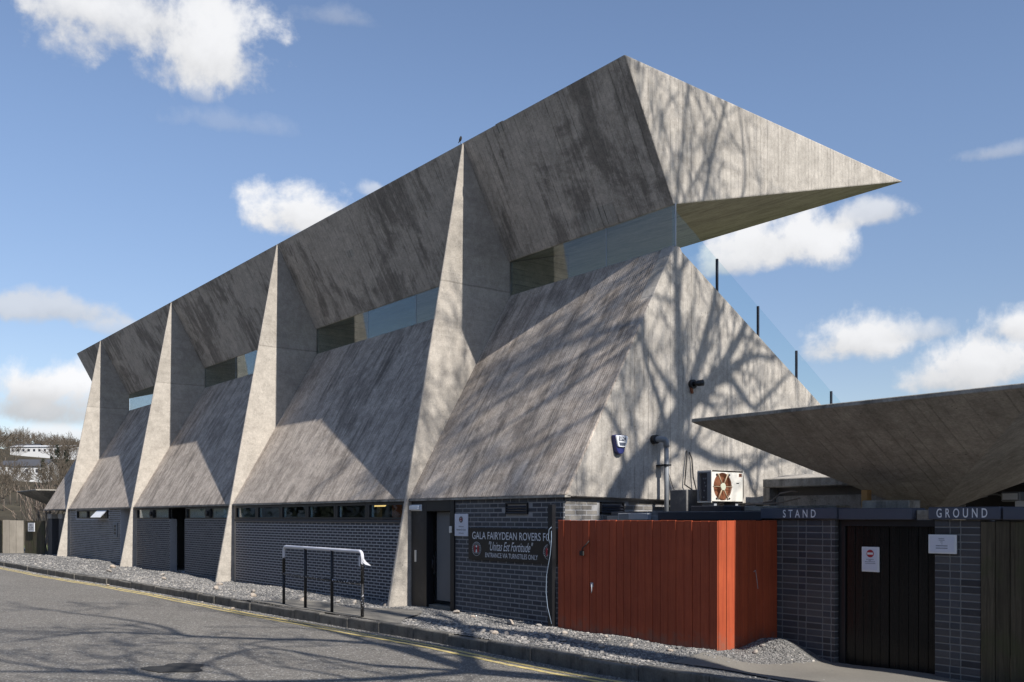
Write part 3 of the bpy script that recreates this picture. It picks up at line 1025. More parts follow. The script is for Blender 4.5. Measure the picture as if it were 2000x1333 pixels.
# glass balustrade down the rake of the gable
posts = [(12.492, 5.37, 5.945), (13.585, 4.745, 5.30), (14.696, 4.10, 4.64), (15.785, 3.47, 3.99), (16.9, 2.83, 3.35), (18.0, 2.2, 2.72)]
xb = XR - .05
prev = (11.40, 5.98, 6.60)
for (y, z0, z1) in posts:
    p = MB()
    p.poly([(xb, prev[0] + .004, prev[1]), (xb, y - .004, z0), (xb, y - .004, z1), (xb, prev[0] + .004, prev[2])])
    p.poly([(xb - .012, prev[0] + .004, prev[2]), (xb - .012, y - .004, z1), (xb - .012, y - .004, z0), (xb - .012, prev[0] + .004, prev[1])])
    p.poly([(xb, prev[0] + .004, prev[2]), (xb, y - .004, z1), (xb - .012, y - .004, z1), (xb - .012, prev[0] + .004, prev[2])])
    p.build('balustrade_panel', M['glass_thin'], ST)
    q = MB()
    q.box((xb - .018, y - .016, z0 - .1), (xb + .018, y + .016, z1))
    q.build('balustrade_post', M['blueblack'], ST)
    prev = (y, z0, z1)


# ------------------------------------------------------------------ bricks
CAM = np.array([0, 0, 1.6])
cand = []           # (distance, centre, length, height, orientation, material index)
BM = ['brick_a', 'brick_b', 'brick_c', 'brick_d']


def lay(x0, x1, z0, z1, y, px_, pz_, mi, holes=(), joint=0.019, orient='y', flemish=False, jx=0.030):
    """courses from the top down; returns list of bricks (a, b, z0, z1)"""
    out = []
    row = 0
    z = z1
    while z - pz_ > z0 - .05:
        x = x0 - (px_ / 2 if row % 2 else 0) - (0 if not flemish else px_ * .25 * (row % 2))
        i = row % 2
        while x < x1:
            w = px_ if not flemish or i % 2 == 0 else px_ / 2
            a, b = max(x, x0) + jx / 2, min(x + w, x1) - jx / 2
            if b - a > 0.02:
                zz0, zz1 = z - pz_ + joint / 2, z - joint / 2
                if not any(a < h[1] and b > h[0] and zz0 < h[3] and zz1 > h[2] for h in holes):
                    out.append((a, b, zz0, zz1))
            x += w
            i += 1
        z -= pz_
        row += 1
    for (a, b, c, d_) in out:
        cen = ((a + b) / 2, y, (c + d_) / 2) if orient == 'y' else (y, (a + b) / 2, (c + d_) / 2)
        cand.append((float(np.linalg.norm(np.array(cen) - CAM)), cen, b - a, d_ - c, orient, mi))


def brick_faces(mb, cen, l, h, orient, m, dep=0.03, ch=0.0025):
    """front face slightly inset: a worn arris"""
    j = lambda: random.uniform(-.0016, .0016)
    pr = random.uniform(-.002, .003)
    def W(u, w, t):
        return (cen[0] + u, cen[1] + t, cen[2] + w) if orient == 'y' else (cen[0] - t, cen[1] + u, cen[2] + w)
    hu, hw = l / 2, h / 2
    fr = [W(-hu + ch + j(), -hw + ch + j(), -.0038 - pr * .4), W(hu - ch + j(), -hw + ch + j(), -.0038 - pr * .4), W(hu - ch + j(), hw - ch + j(), -.0038 - pr * .4), W(-hu + ch + j(), hw - ch + j(), -.0038 - pr * .4)]
    mid = [W(-hu, -hw, -.0015), W(hu, -hw, -.0015), W(hu, hw, -.0015), W(-hu, hw, -.0015)]
    bk = [W(-hu, -hw, dep), W(hu, -hw, dep), W(hu, hw, dep), W(-hu, hw, dep)]
    if orient == 'x':
        pass
    b = len(mb.v)
    mb.v.extend(fr + mid + bk)
    F = [(0, 1, 2, 3)] + [(i + 4, (i + 1) % 4 + 4, (i + 1) % 4, i) for i in range(4)] + [(i + 8, (i + 1) % 4 + 8, (i + 1) % 4 + 4, i + 4) for i in range(4)]
    for f_ in F:
        mb.f.append(tuple(b + q for q in f_))
        mb.uv.append([(0, 0)] * 4); mb.mi.append(m); mb.sm.append(False)


SIGN = (-12.90, -10.56, .89, 1.45)
PLAQ = (-13.30, -12.90, 1.27, 1.67)
VENT = (-11.90, -11.31, 1.64, 1.84)
lay(-13.31, -10.50, -.06, 1.90, YW, .2185, .0745, 1, [(VENT[0] + .03, VENT[1] - .03, VENT[2] + .02, VENT[3] - .02)], jx=.022)
lay(YW + .02, 13.0, 1.50, 1.86, -10.51, .2185, .0745, 2, [(9.87, 10.32, 1.665, 1.82)], orient='x', jx=.016)
lay(-23.05, -14.80, -.06, 1.50, YW, .2142, .0602, 0)
lay(-31.40, -28.15, -.06, 1.54, YW + .02, .2142, .0602, 3)
lay(-26.90, -23.30, -.06, 1.54, YW + .02, .2142, .0602, 3)
lay(-40.05, -33.15, -.06, 1.90, YW, .2142, .066, 2, [(-39.0, -34.6, 1.555, 1.86)])
lay(-33.10, -31.60, -.06, 1.90, YW + .35, .2142, .066, 3)
cand.sort(key=lambda c: c[0])
# mortar bodies
mw = MB(); mw.box((-13.31, YW + .002, -.3), (-10.54, YW + .2, 1.92)); mw.box((-10.56, YW + .004, -.3), (-10.512, 13.5, 1.90))
wall_sign = mw.build('brick_wall', M['mortar_dark'], ST)
mw = MB(); mw.box((-23.1, YW + .002, -.3), (-14.78, YW + .2, 1.52))
wall_a = mw.build('brick_wall', M['mortar'], ST)
mw = MB(); mw.box((-31.45, YW + .022, -.3), (-28.15, YW + .22, 1.555)); mw.box((-26.9, YW + .022, -.3), (-23.25, YW + .22, 1.555))
mw.build('brick_wall', M['mortar_dark'], ST)
mw = MB()
mw.box((-40.1, YW + .002, -.3), (-33.15, YW + .2, 1.56)); mw.box((-40.1, YW + .002, 1.86), (-33.15, YW + .2, 1.915))
mw.box((-40.1, YW + .002, 1.56), (-39.0, YW + .2, 1.86)); mw.box((-34.6, YW + .002, 1.56), (-33.15, YW + .2, 1.86))
mw.box((-33.16, YW + .352, -.3), (-31.5, YW + .55, 1.915))
mw.box((-33.17, YW + .2, -.3), (-33.15, YW + .5, 1.915))
mw.build('brick_wall', M['mortar'], ST)
for c in cand[:300]:
    mb = MB()
    brick_faces(mb, c[1], c[2], c[3], c[4], 0)
    mb.build('brick', M[BM[c[5]]], wall_a if c[5] == 0 else wall_sign, merge=False)
mb = MB()
for c in cand[300:]:
    brick_faces(mb, c[1], c[2], c[3], c[4], c[5])
mb.build('brick_courses', [M[b] for b in BM], ST, kind='stuff', merge=False)


# louvred vents
def vent(x0, x1, z0, z1, y, orient='y'):
    W = lambda u, t, z: (u, y + t, z) if orient == 'y' else (y - t, u, z)
    f = MB()
    for (a, b, c, d_) in ((x0, x1, z1 - .022, z1), (x0, x1, z0, z0 + .022), (x0, x0 + .022, z0, z1), (x1 - .022, x1, z0 + .022, z1 - .022)):
        f.box(W(a, -.03, c), W(b, .05, d_))
    f.box(W(x0, .045, z0), W(x1, .055, z1))
    v = f.build('vent', M['black'], ST)
    n_ = 3
    for i in range(n_):
        s = MB()
        zc = z0 + .03 + (z1 - z0 - .06) * (i + .5) / n_
        hh = (z1 - z0) / n_ * .36
        q = [W(x0 + .02, -.028, zc - hh), W(x1 - .02, -.028, zc - hh), W(x1 - .02, .03, zc + hh), W(x0 + .02, .03, zc + hh)]
        q2 = [W(x0 + .02, -.028, zc - hh - .008), W(x1 - .02, -.028, zc - hh - .008), W(x1 - .02, .03, zc + hh - .008), W(x0 + .02, .03, zc + hh - .008)]
        if orient != 'y':
            pass
        s.poly(q); s.poly(q2[::-1])
        s.poly([q2[0], q2[1], q[1], q[0]])
        s.build('slat', M['blueblack'], v)


vent(-11.88, -11.33, 1.648, 1.828, YW)
vent(9.846, 10.342, 1.655, 1.838, -10.51, 'x')

# club door and its dark timber surround
d = MB()
d.box((-14.72, YW, -.1), (-14.27, YW + .12, 1.92))
d.build('door_side_panel', M['black_soft'], ST)
f = MB()
f.box((-14.27, YW - .03, -.05), (-14.17, YW + .12, 1.92)); f.box((-13.43, YW - .03, -.05), (-13.31, YW + .12, 1.92)); f.box((-14.17, YW - .03, 1.71), (-13.43, YW + .12, 1.92))
door_frame = f.build('door_frame', M['black'], ST, bevel=.005)
f = MB()
f.box((-14.20, YW + .02, -.09), (-13.42, YW + .2, .06))
f.build('threshold', M['path'], ST)
dd = MB()
dd.box((-14.02, YW + .09, .14), (-13.445, YW + .135, 1.70))
door = dd.build('door', M['grey_door'], ST, bevel=.004)
h = MB(); h.box((-13.56, YW + .05, 1.37), (-13.475, YW + .09, 1.66)); h.build('door_closer', M['black_soft'], door)
h = MB(); h.box((-14.075, YW + .06, .62), (-14.045, YW + .09, .92)); h.tube([(-14.05, YW + .02, .86), (-14.05, YW + .02, .70)], .012); h.build('handle', M['black'], door)
h = MB(); h.box((-14.60, YW - .012, .80), (-14.545, YW, 1.01)); h.build('finger_plate', M['offwhite'], ST)
h = MB(); h.box((-13.42, YW - .06, 1.335), (-13.36, YW - .03, 1.45)); h.build('door_entry_unit', M['offwhite'], ST, bevel=.006)


# ground-floor windows
def window(x0, x1, z0, z1, y, fr=.05, name='window', pane_mat=None, dark=True):
    f = MB()
    f.box((x0, y - .02, z1 - fr * .6), (x1, y + .06, z1)); f.box((x0, y - .02, z0), (x1, y + .06, z0 + fr * .5))
    f.box((x0, y - .02, z0 + fr * .5), (x0 + fr, y + .06, z1 - fr * .6)); f.box((x1 - fr, y - .02, z0 + fr * .5), (x1, y + .06, z1 - fr * .6))
    w = f.build(name, M['black'], ST, bevel=.004)
    p = MB()
    p.box((x0 + fr, y + .02, z0 + fr * .5), (x1 - fr, y + .026, z1 - fr * .6))
    p.build('pane', M['glass'], w)
    return w


wx = [-23.05, -21.70, -20.33, -18.98, -17.64, -16.32, -14.93]
for a, b in zip(wx[:-1], wx[1:]):
    w = window(a, b - .002, 1.56, 1.885, YW, .085)
    s = MB(); s.box((a + .09, YW + .03, 1.60), (a + .16, YW + .05, 1.865)); s.build('sash_stile', M['blind'], w)
s = MB(); s.box((-23.08, YW - .03, 1.505), (-14.9, YW + .06, 1.556)); s.build('window_sill', M['blueblack'], ST)
s = MB(); s.box((-23.08, YW, 1.888), (-14.9, YW + .08, 1.915)); s.build('window_head', M['black_soft'], ST)
s = MB(); s.box((-23.14, YW - .005, -.1), (-23.06, YW + .15, 1.92)); s.build('concrete_reveal', M['fin'], ST)
# what the windows show of the club room
s = MB(); s.box((-15.75, 9.32, .1), (-14.99, 9.36, 1.95)); s.build('orange_wall_panel', M['orange'], ST)
s = MB(); s.box((-16.30, 10.2, .1), (-15.95, 10.25, 1.95)); s.build('room_panel', M['white'], ST)
s = MB(); s.box((-17.35, 9.9, .1), (-17.22, 9.95, 1.95)); s.build('room_panel', M['white'], ST)
s = MB(); s.box((-22.9, 9.8, 1.5), (-21.9, 9.83, 1.82)); s.build('roller_blind', M['blind'], ST)
s = MB(); s.tube([(-16.95, 9.6, 1.845), (-16.5, 9.6, 1.845)], .03, 10); s.build('ceiling_lamp', M['lamp_glow'], ST)

# bay with the dark doorway
for (a, b) in ((-31.35, -29.95), (-29.75, -28.2), (-26.75, -25.15), (-24.95, -23.32)):
    window(a, b, 1.56, 1.87, YW + .02, .06)
    s = MB(); s.box((a + .08, YW + .10, 1.57), (b - .08, YW + .12, 1.86)); s.build('roller_blind', M['blind'], ST)
for (a, b) in ((-29.95, -29.75), (-25.15, -24.95)):
    s = MB(); s.box((a, YW, 1.56), (b, YW + .1, 1.9)); s.tube([((a + b) / 2, YW - .05, 1.71), ((a + b) / 2, YW + .02, 1.71)], .075, 14)
    s.build('extractor_fan', M['black'], ST)
s = MB(); s.box((-28.15, YW + .5, -.1), (-26.9, YW + .6, 1.92)); s.build('recess_wall', M['black_soft'], ST)
s = MB(); s.box((-27.75, YW + .46, -.05), (-27.0, YW + .5, 1.45)); s.build('recess_door', M['blueblack'], ST)
s = MB(); s.box((-31.42, YW, 1.872), (-23.26, YW + .2, 1.92)); s.build('window_head', M['black_soft'], ST)
# three little lights with one hopper open
for i, (a, b) in enumerate(((-38.95, -37.42), (-37.40, -36.05), (-36.03, -34.66))):
    w = window(a, b, 1.565, 1.855, YW, .05)
    if i < 2:
        s = MB(); s.box((a + .06, YW + .08, 1.58), (b - .06, YW + .10, 1.84)); s.build('roller_blind', M['blind'], w)
    else:
        s = MB()
        s.poly([(a + .04, YW - .26, 1.60), (b - .04, YW - .26, 1.60), (b - .04, YW - .03, 1.845), (a + .04, YW - .03, 1.845)])
        s.poly([(a + .04, YW - .245, 1.595), (b - .04, YW - .245, 1.595), (b - .04, YW - .015, 1.84), (a + .04, YW - .015, 1.84)][::-1])
        s.build('open_hopper', M['white'], w)
# far half bay: brick piers and darkness under the last apron
for xx in (-44.1, -42.2):
    s = MB(); s.box((xx - .35, 9.25, -.1), (xx + .35, 9.6, 1.55)); p = s.build('end_pier', M['brick_d'], ST)
    s = MB(); s.box((xx - .38, 9.22, 1.55), (xx + .38, 9.63, 1.75)); s.build('pier_cap', M['gable'], p)
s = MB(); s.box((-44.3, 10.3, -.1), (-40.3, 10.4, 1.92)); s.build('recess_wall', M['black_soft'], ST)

# ------------------------------------------------------------------ fixtures on the stand
t = thing('alarm_box', 'white and navy burglar alarm box high on the concrete gable', 'alarm', (-10.36, 10.12, 2.73))
b = MB()
pf = [(9.985, 2.835), (10.0, 2.85), (10.24, 2.85), (10.255, 2.83), (10.19, 2.60), (10.15, 2.565), (10.08, 2.565), (10.04, 2.60)]
b.prism(pf[::-1], -10.41, -10.33)
b.build('casing', M['navy'], t, bevel=.012, seg=2)
pf = [(10.005, 2.84), (10.235, 2.84), (10.245, 2.82), (10.205, 2.68), (10.185, 2.665), (10.055, 2.665), (10.035, 2.68), (9.995, 2.82)]
b = MB(); b.prism(pf[::-1], -10.332, -10.305); b.build('cover', M['white'], t, bevel=.008, seg=2)
b = MB(); b.prism([(10.055, 2.735), (10.195, 2.735), (10.18, 2.685), (10.07, 2.685)][::-1], -10.31, -10.302); b.build('lower_badge', M['slate_paint'], t)
b = MB(); b.box((-10.306, 10.05, 2.755), (-10.302, 10.20, 2.825)); b.build('badge', M['slate_paint'], t)
text('lettering', 'SPC', M['white'], t, 10.06, 10.19, 2.765, 2.815, -10.3005, axis='side')

t = thing('outside_light', 'black swivel spotlight with rusty stain on the gable wall', 'light', (-10.40, 11.82, 3.77))
b = MB(); b.tube([(-10.41, 11.79, 3.77), (-10.35, 11.79, 3.77)], .075, 14); b.build('mounting_plate', M['black'], t)
b = MB(); b.tube([(-10.35, 11.79, 3.77), (-10.30, 11.80, 3.775), (-10.27, 11.83, 3.78)], [.04, .04, .035], 10); b.tube([(-10.30, 11.81, 3.775), (-10.26, 11.90, 3.79)], [.045, .055], 12); b.build('lamp_head', M['black'], t)
b = MB(); b.tube([(-10.40, 11.77, 3.72), (-10.37, 11.77, 3.62)], [.03, .022], 8); b.build('cable_gland', M['rust'], t)

t = thing('waste_pipe', 'grey waste pipe with elbow rising up the gable', 'pipe', (-10.25, 11.02, 1.6))
b = MB(); b.tube([(-10.24, 11.02, 1.5), (-10.24, 11.02, 2.74)], .036, 14); b.build('pipe', M['pipe'], t)
b = MB(); b.tube([(-10.24, 11.02, 2.70), (-10.24, 11.02, 2.78), (-10.25, 10.985, 2.815), (-10.28, 10.94, 2.825), (-10.36, 10.90, 2.825), (-10.42, 10.90, 2.825)], .048, 14); b.build('elbow', M['pipe'], t)
b = MB(); b.tube([(-10.33, 10.90, 2.825), (-10.41, 10.90, 2.825)], .07, 16); b.build('collar', M['black'], t)
for z in (2.42, ):
    b = MB(); b.box((-10.42, 10.96, z - .012), (-10.19, 11.08, z + .012)); b.build('bracket', M['black'], t)

t = thing('bulkhead_light', 'small white bulkhead light beside the club door', 'light', (-14.6, YW, 1.77))
b = MB(); b.box((-14.70, YW - .07, 1.73), (-14.38, YW, 1.815)); b.build('lens', M['light_lens'], t, bevel=.015, seg=2)
b = MB(); b.box((-14.72, YW - .012, 1.715), (-14.36, YW - .002, 1.83)); b.build('back_plate', M['white'], t)


# crest: ring, striped shield, ball and fountain
def crest(parent, cx, cz, rx_, rz_, y):
    u, v = (1, 0, 0), (0, 0, 1)
    b = MB(); b.disc((cx, y - .002, cz), u, v, rx_, rz_, 32); c = b.build('crest', M['lettering'], parent)
    b = MB(); b.disc((cx, y - .003, cz), u, v, rx_ * .96, rz_ * .96, 32, r0=.74); b.disc((cx, y - .003, cz), u, v, rx_ * .68, rz_ * .68, 32); b.build('crest_ground', M['sign_black'], c)
    b = MB()
    for s0, s1 in ((-.5, -.22), (.22, .5)):
        b.box((cx + rx_ * s0, y - .0055, cz - rz_ * .48), (cx + rx_ * s1, y - .0045, cz + rz_ * .48))
    b.build('crest_stripe', M['crest_red'], c)
    b = MB()
    b.disc((cx, y - .006, cz + rz_ * .36), u, v, rx_ * .18, rz_ * .17, 16)
    b.poly([(cx - rx_ * .22, y - .006, cz - rz_ * .55), (cx + rx_ * .22, y - .006, cz - rz_ * .55), (cx + rx_ * .08, y - .006, cz - rz_ * .05), (cx - rx_ * .08, y - .006, cz - rz_ * .05)])
    b.build('crest_charge', M['lettering'], c)
    b = MB()
    for k_ in range(22):                                       # the ring's small lettering
        a = 2 * math.pi * k_ / 22
        if -2.2 < (a if a < math.pi else a - 2 * math.pi) < -.94:
            continue
        b.disc((cx + rx_ * .85 * math.cos(a), y - .0055, cz + rz_ * .85 * math.sin(a)), u, v, rx_ * .07, rz_ * .055, 6)
    b.build('crest_lettering', M['lettering'], c)


t = thing('club_sign', 'long black club sign with white lettering and two round crests on the brick wall', 'sign', (-11.72, YW - .03, 1.17))
b = MB(); b.box((-12.88, YW - .035, .905), (-10.57, YW - .012, 1.43)); b.build('board', M['sign_black'], t, bevel=.003)
ys = YW - .037
text('lettering', 'GALA FAIRYDEAN ROVERS FC', M['lettering'], t, -12.765, -10.776, 1.245, 1.365, ys, bold=.002)
text('lettering', '"Unitas Est Fortitude"', M['lettering'], t, -12.30, -11.17, 1.065, 1.215, ys, shear=.45)
text('lettering', 'ENTRANCE VIA TURNSTILES ONLY', M['lettering'], t, -12.40, -11.06, .955, 1.03, ys)
crest(t, -12.64, 1.085, .125, .115, ys)
crest(t, -10.80, 1.085, .125, .115, ys)

t = thing('welcome_plaque', 'white welcome plaque with small round crest beside the club door', 'sign', (-13.10, YW - .02, 1.47))
b = MB(); b.box((-13.295, YW - .026, 1.285), (-12.91, YW - .010, 1.66)); b.build('board', M['paper'], t, bevel=.003)
crest(t, -13.10, 1.565, .06, .055, YW - .028)
text('lettering', 'Welcome', M['black'], t, -13.17, -13.03, 1.435, 1.46, YW - .028, shear=.3)
text('lettering', 'Members & Guests', M['black'], t, -13.24, -12.96, 1.38, 1.41, YW - .028, shear=.3)
text('lettering', 'Entrance', M['black'], t, -13.17, -13.03, 1.325, 1.35, YW - .028, shear=.3)

t = thing('wall_plate', 'small upright grey plate with dark print on the far brick bay', 'sign', (-33.7, YW - .02, 1.2))
b = MB(); b.box((-33.95, YW - .03, .93), (-33.45, YW - .012, 1.42)); b.build('plate', M['pipe'], t)
b = MB()
for z in (1.30, 1.18, 1.06):
    b.box((-33.82, YW - .034, z - .04), (-33.58, YW - .031, z + .04))
b.build('print', M['black'], t)

t = thing('steel_post', 'slim black steel post in front of the club sign', 'post', (-10.74, YW - .3, 0))
b = MB(); b.box((-10.68, 8.96, -.1), (-10.575, 9.03, 1.79)); b.build('post', M['black'], t, bevel=.004)
t = thing('hanging_cable', 'pale blue cable looped down the black post', 'cable', (-10.70, YW - .2, 1.4))
cp = [(-10.68, YW - .17, 1.46), (-10.715, YW - .19, 1.42), (-10.73, YW - .19, 1.30), (-10.69, YW - .19, 1.20), (-10.665, YW - .185, 1.28), (-10.67, YW - .18, 1.40), (-10.672, YW - .18, 1.25), (-10.69, YW - .19, 1.05), (-10.76, YW - .2, .75), (-10.77, YW - .2, .50), (-10.72, YW - .21, .28), (-10.62, YW - .22, .05)]
cp = [(a + .10, y_, z) for a, y_, z in cp]
b = MB(); b.tube(cp, .0045, 6); b.build('cable', M['blue_cable'], t)

for pts, nm, lab in (
        ([(-10.39, 11.655, 2.68), (-10.37, 11.64, 2.62), (-10.36, 11.60, 2.35), (-10.36, 11.575, 2.13), (-10.30, 11.68, 2.05), (-10.2, 11.75, 1.95)], 'wall_cable', 'dark cable dropping down the gable behind the condenser unit'),
        ([(-10.39, 11.72, 2.66), (-10.37, 11.76, 2.55), (-10.36, 11.78, 2.25), (-10.33, 11.82, 2.05), (-10.2, 11.9, 1.9)], 'wall_cable', 'second dark cable on the gable, just nearer the condenser unit'),
        ([(-10.40, 11.22, 2.33), (-10.38, 11.22, 2.2), (-10.37, 11.215, 1.95), (-10.36, 11.21, 1.72)], 'wall_cable', 'thin wire hanging straight beside the grey waste pipe'),
        ([(-10.40, 11.23, 2.33), (-10.37, 11.30, 2.1), (-10.36, 11.42, 1.9), (-10.33, 11.50, 1.78)], 'wall_cable', 'thin wire slanting away from the grey waste pipe')):
    t = thing(nm, lab, 'cable', pts[0])
    b = MB(); b.tube(pts, .011 if 'dark' in lab else .006, 6); b.build('cable', M['rubber'], t)

t = thing('bird', 'small dark bird perched on the roof edge above a fin', 'bird', (FIN[0] - .1, 10.30, 8.73))
b = MB()
fx = FIN[0] - .10
b.tube([(fx, 10.28, 8.755), (fx, 10.28, 8.775), (fx + .02, 10.28, 8.81), (fx + .035, 10.28, 8.835), (fx + .05, 10.28, 8.832)], [.008, .024, .026, .018, .004], 8)
b.tube([(fx, 10.28, 8.775), (fx - .06, 10.28, 8.745)], [.014, .006], 6)
b.tube([(fx + .01, 10.28, 8.77), (fx + .01, 10.28, 8.705)], .004, 5)
b.build('body', M['rubber'], t)

# ------------------------------------------------------------------ handrail
t = thing('handrail', 'black tubular handrail with flaking white top rail at the kerb', 'railing', (-14.8, 7.335, 0))
RY = 7.335
rb = MB()
arc = [(-16.25, RY, .55), (-16.25, RY, .98)] + [(-16.25 + .09 * (1 - math.cos(a)), RY, .98 + .09 * math.sin(a)) for a in np.linspace(.25, math.pi / 2, 5)]
arc += [(-13.31 - .09 * (1 - math.cos(a)), RY, .97 + .09 * math.sin(a)) for a in np.linspace(math.pi / 2, .25, 5)] + [(-13.31, RY, .97), (-13.31, RY, .55)]
rb.tube(arc, .027, 12)


def flaking(name, base, paint, thr):
    m, k, out = new_mat(name)
    p = k.n('ShaderNodeNewGeometry').outputs['Position']
    s = k.n('ShaderNodeSeparateXYZ', {0: p})
    w = k.noise(p, 22.0, 7, 0.7)
    hgt = k.step(s.outputs[2], 0.80, 0.98)
    f = k.step(k.m('ADD', w, k.m('MULTIPLY', hgt, 0.45)), thr, thr + .06)
    col = k.mix(f, base, paint)
    finish(k, out, col, 0.5, f, 0.002, 0.6)
    return m


M['rail'] = flaking('flaking_white_on_black', (0.012, 0.012, 0.013), (0.62, 0.63, 0.68), 0.60)
M['midrail'] = flaking('flaked_rail_paint', (0.012, 0.012, 0.013), (0.62, 0.63, 0.68), 0.53)
rb.build('top_rail', M['rail'], t)
for xx in (-16.25, -15.355, -14.348, -13.31):
    p = MB(); p.tube([(xx, RY, -.05), (xx, RY, .58 if xx in (-16.25, -13.31) else 1.05)], .0262, 12); p.build('post', M['rail'] if xx in (-16.25, -13.31) else M['black'], t)
p = MB(); p.tube([(-16.25, RY, .57), (-13.31, RY, .545)], .019, 10); p.build('mid_rail', M['midrail'], t)
t = thing('torn_tape', 'torn white tape fluttering from the end of the handrail', 'tape', (-13.31, RY, .95))
b = MB()
q = [(-13.30, RY - .035, 1.0), (-13.27, RY - .01, .965), (-13.23, RY + .02, .90), (-13.16, RY + .07, .835), (-13.23, RY + .01, .855), (-13.29, RY - .02, .90)]
b.poly(q); b.poly([(a, y_ + .004, z) for a, y_, z in reversed(q)])
q = [(-13.345, RY - .032, .99), (-13.33, RY - .034, .82), (-13.37, RY - .03, .83), (-13.375, RY - .03, .96)]
b.poly(q); b.poly([(a, y_ + .004, z) for a, y_, z in reversed(q)])
b.build('strip', M['tape'], t)

# ------------------------------------------------------------------ lodge, red enclosure, gateway
YP = 9.85
t = thing('turnstile_lodge', 'low flat-roofed block with black fascia joining the gable', 'building', (-9, 11, 0))
b = MB(); b.box((-10.35, YP + .2, -.2), (-7.55, YP + .4, 1.55)); b.box((-7.6, YP + .15, -.2), (-7.4, 14.5, 1.55)); b.build('wall', M['brick_d'], t)
b = MB(); b.box((-10.38, YP + .1, 1.52), (-6.9, 13.4, 1.685)); b.build('roof', M['felt'], t, bevel=.01)
b = MB(); b.box((-9.30, YP - .02, 1.565), (-7.512, YP + .1, 1.675)); b.build('fascia', M['blueblack'], t, bevel=.006)
b = MB(); b.box((-10.36, YP - .0, 1.55), (-9.31, YP + .1, 1.625)); b.build('gutter', M['pipe'], t, bevel=.006)
b = MB(); b.box((-8.4, 10.6, 1.686), (-6.95, 10.9, 1.755)); b.build('roof_upstand', M['cap'], t, bevel=.01)

t = thing('junction_box', 'grey metal box at the foot of the waste pipe', 'box', (-9.7, YP, 1.6))
b = MB(); b.box((-10.02, YP - .10, 1.566), (-9.42, YP - .02, 1.66)); b.build('casing', M['metal'], t, bevel=.006)
b = MB(); b.box((-10.00, YP - .102, 1.572), (-9.80, YP - .1005, 1.655)); b.build('dark_lid', M['pipe'], t)

t = thing('condenser_unit', 'white condenser unit with rusty round fan on the lodge roof', 'air conditioner', (-9.53, 11.47, 1.7))
AXF, AY0, AW, AD, az0, az1 = -9.40, 11.09, 0.76, 0.27, 1.825, 2.31


def AC(u, d, z):
    """u along the front from its left end, d outwards from the front"""
    return (AXF + d, AY0 + u, z)


def acbox(b, u0, u1, d0, d1, z0, z1):
    b.box(AC(u0, d0, z0), AC(u1, d1, z1))


b = MB()
acbox(b, 0, AW, -AD, 0, az1 - .02, az1)
acbox(b, 0, AW, -AD, 0, az0, az0 + .02)
acbox(b, AW - .02, AW, -AD, 0, az0 + .02, az1 - .02)
acbox(b, .02, AW - .02, -AD, -AD + .02, az0 + .02, az1 - .02)
fcu, fcz, fr_ = .265, (az0 + az1) / 2, .212
ns = 40
for i in range(ns):
    a0, a1 = 2 * math.pi * i / ns, 2 * math.pi * (i + 1) / ns

    def sq(a):
        c_, s_ = math.cos(a), math.sin(a)
        kx = (AW - fcu) if c_ > 0 else fcu
        kz = (az1 - fcz)
        t_ = min(kx / abs(c_) if abs(c_) > 1e-6 else 1e9, kz / abs(s_) if abs(s_) > 1e-6 else 1e9)
        return AC(fcu + c_ * t_, 0, fcz + s_ * t_)
    ci = lambda a: AC(fcu + fr_ * math.cos(a), 0, fcz + fr_ * math.sin(a))
    ci2 = lambda a: AC(fcu + fr_ * math.cos(a), -.03, fcz + fr_ * math.sin(a))
    b.poly([ci(a0), sq(a0), sq(a1), ci(a1)])
    b.poly([ci2(a0), ci(a0), ci(a1), ci2(a1)])
b.build('casing', M['offwhite'], t)
b = MB(); b.disc(AC(fcu, -.06, fcz), (0, 1, 0), (0, 0, 1), fr_ + .01, fr_ + .01, 32); b.build('fan_cowl', M['rust'], t)
for k_ in range(3):
    b = MB()
    a0 = 2 * math.pi * k_ / 3 + .4
    pts = []
    for aa, rr in ((a0, .03), (a0 - .25, .19), (a0 + .45, .195), (a0 + .9, .03)):
        pts.append(AC(fcu + rr * math.cos(aa), -.04 + (.012 if aa > a0 else -.006), fcz + rr * math.sin(aa)))
    b.poly(pts); b.poly([(p_[0] - .004, p_[1], p_[2]) for p_ in reversed(pts)])
    b.build('fan_blade', M['rust'], t)
b = MB()
for rr in np.linspace(.06, .205, 9):
    b.tube([AC(fcu + rr * math.cos(x_), .002, fcz + rr * math.sin(x_)) for x_ in np.linspace(0, 2 * math.pi, 33)], .003, 4)
b.build('fan_guard', M['rust'], t)
for k_ in range(6):
    a = math.pi * k_ / 3
    b = MB()
    b.tube([AC(fcu + .03 * math.cos(a), .006, fcz + .03 * math.sin(a)), AC(fcu + (fr_ + .015) * math.cos(a), .006, fcz + (fr_ + .015) * math.sin(a))], .005 if k_ % 3 == 0 else .010, 5)
    b.build('guard_spoke', M['guard'], t)
b = MB(); b.tube([AC(fcu, -.02, fcz), AC(fcu, .016, fcz)], .055, 16); b.build('fan_hub', M['hub'], t)
for a in (.93, 2.2, 4.07, 5.36):
    b = MB(); b.tube([AC(fcu + .245 * math.cos(a), -.004, fcz + .225 * math.sin(a)), AC(fcu + .245 * math.cos(a), .014, fcz + .225 * math.sin(a))], .014, 8); b.build('guard_clip', M['rubber'], t)
b = MB(); acbox(b, AW - .115, AW - .045, .001, .004, az1 - .085, az1 - .035); bd = b.build('badge', M['rust'], t)
b = MB(); b.disc(AC(AW - .096, .005, az1 - .06), (0, 1, 0), (0, 0, 1), .013, .017, 12); b.disc(AC(AW - .064, .005, az1 - .06), (0, 1, 0), (0, 0, 1), .013, .017, 12); b.build('badge_print', M['black'], bd)
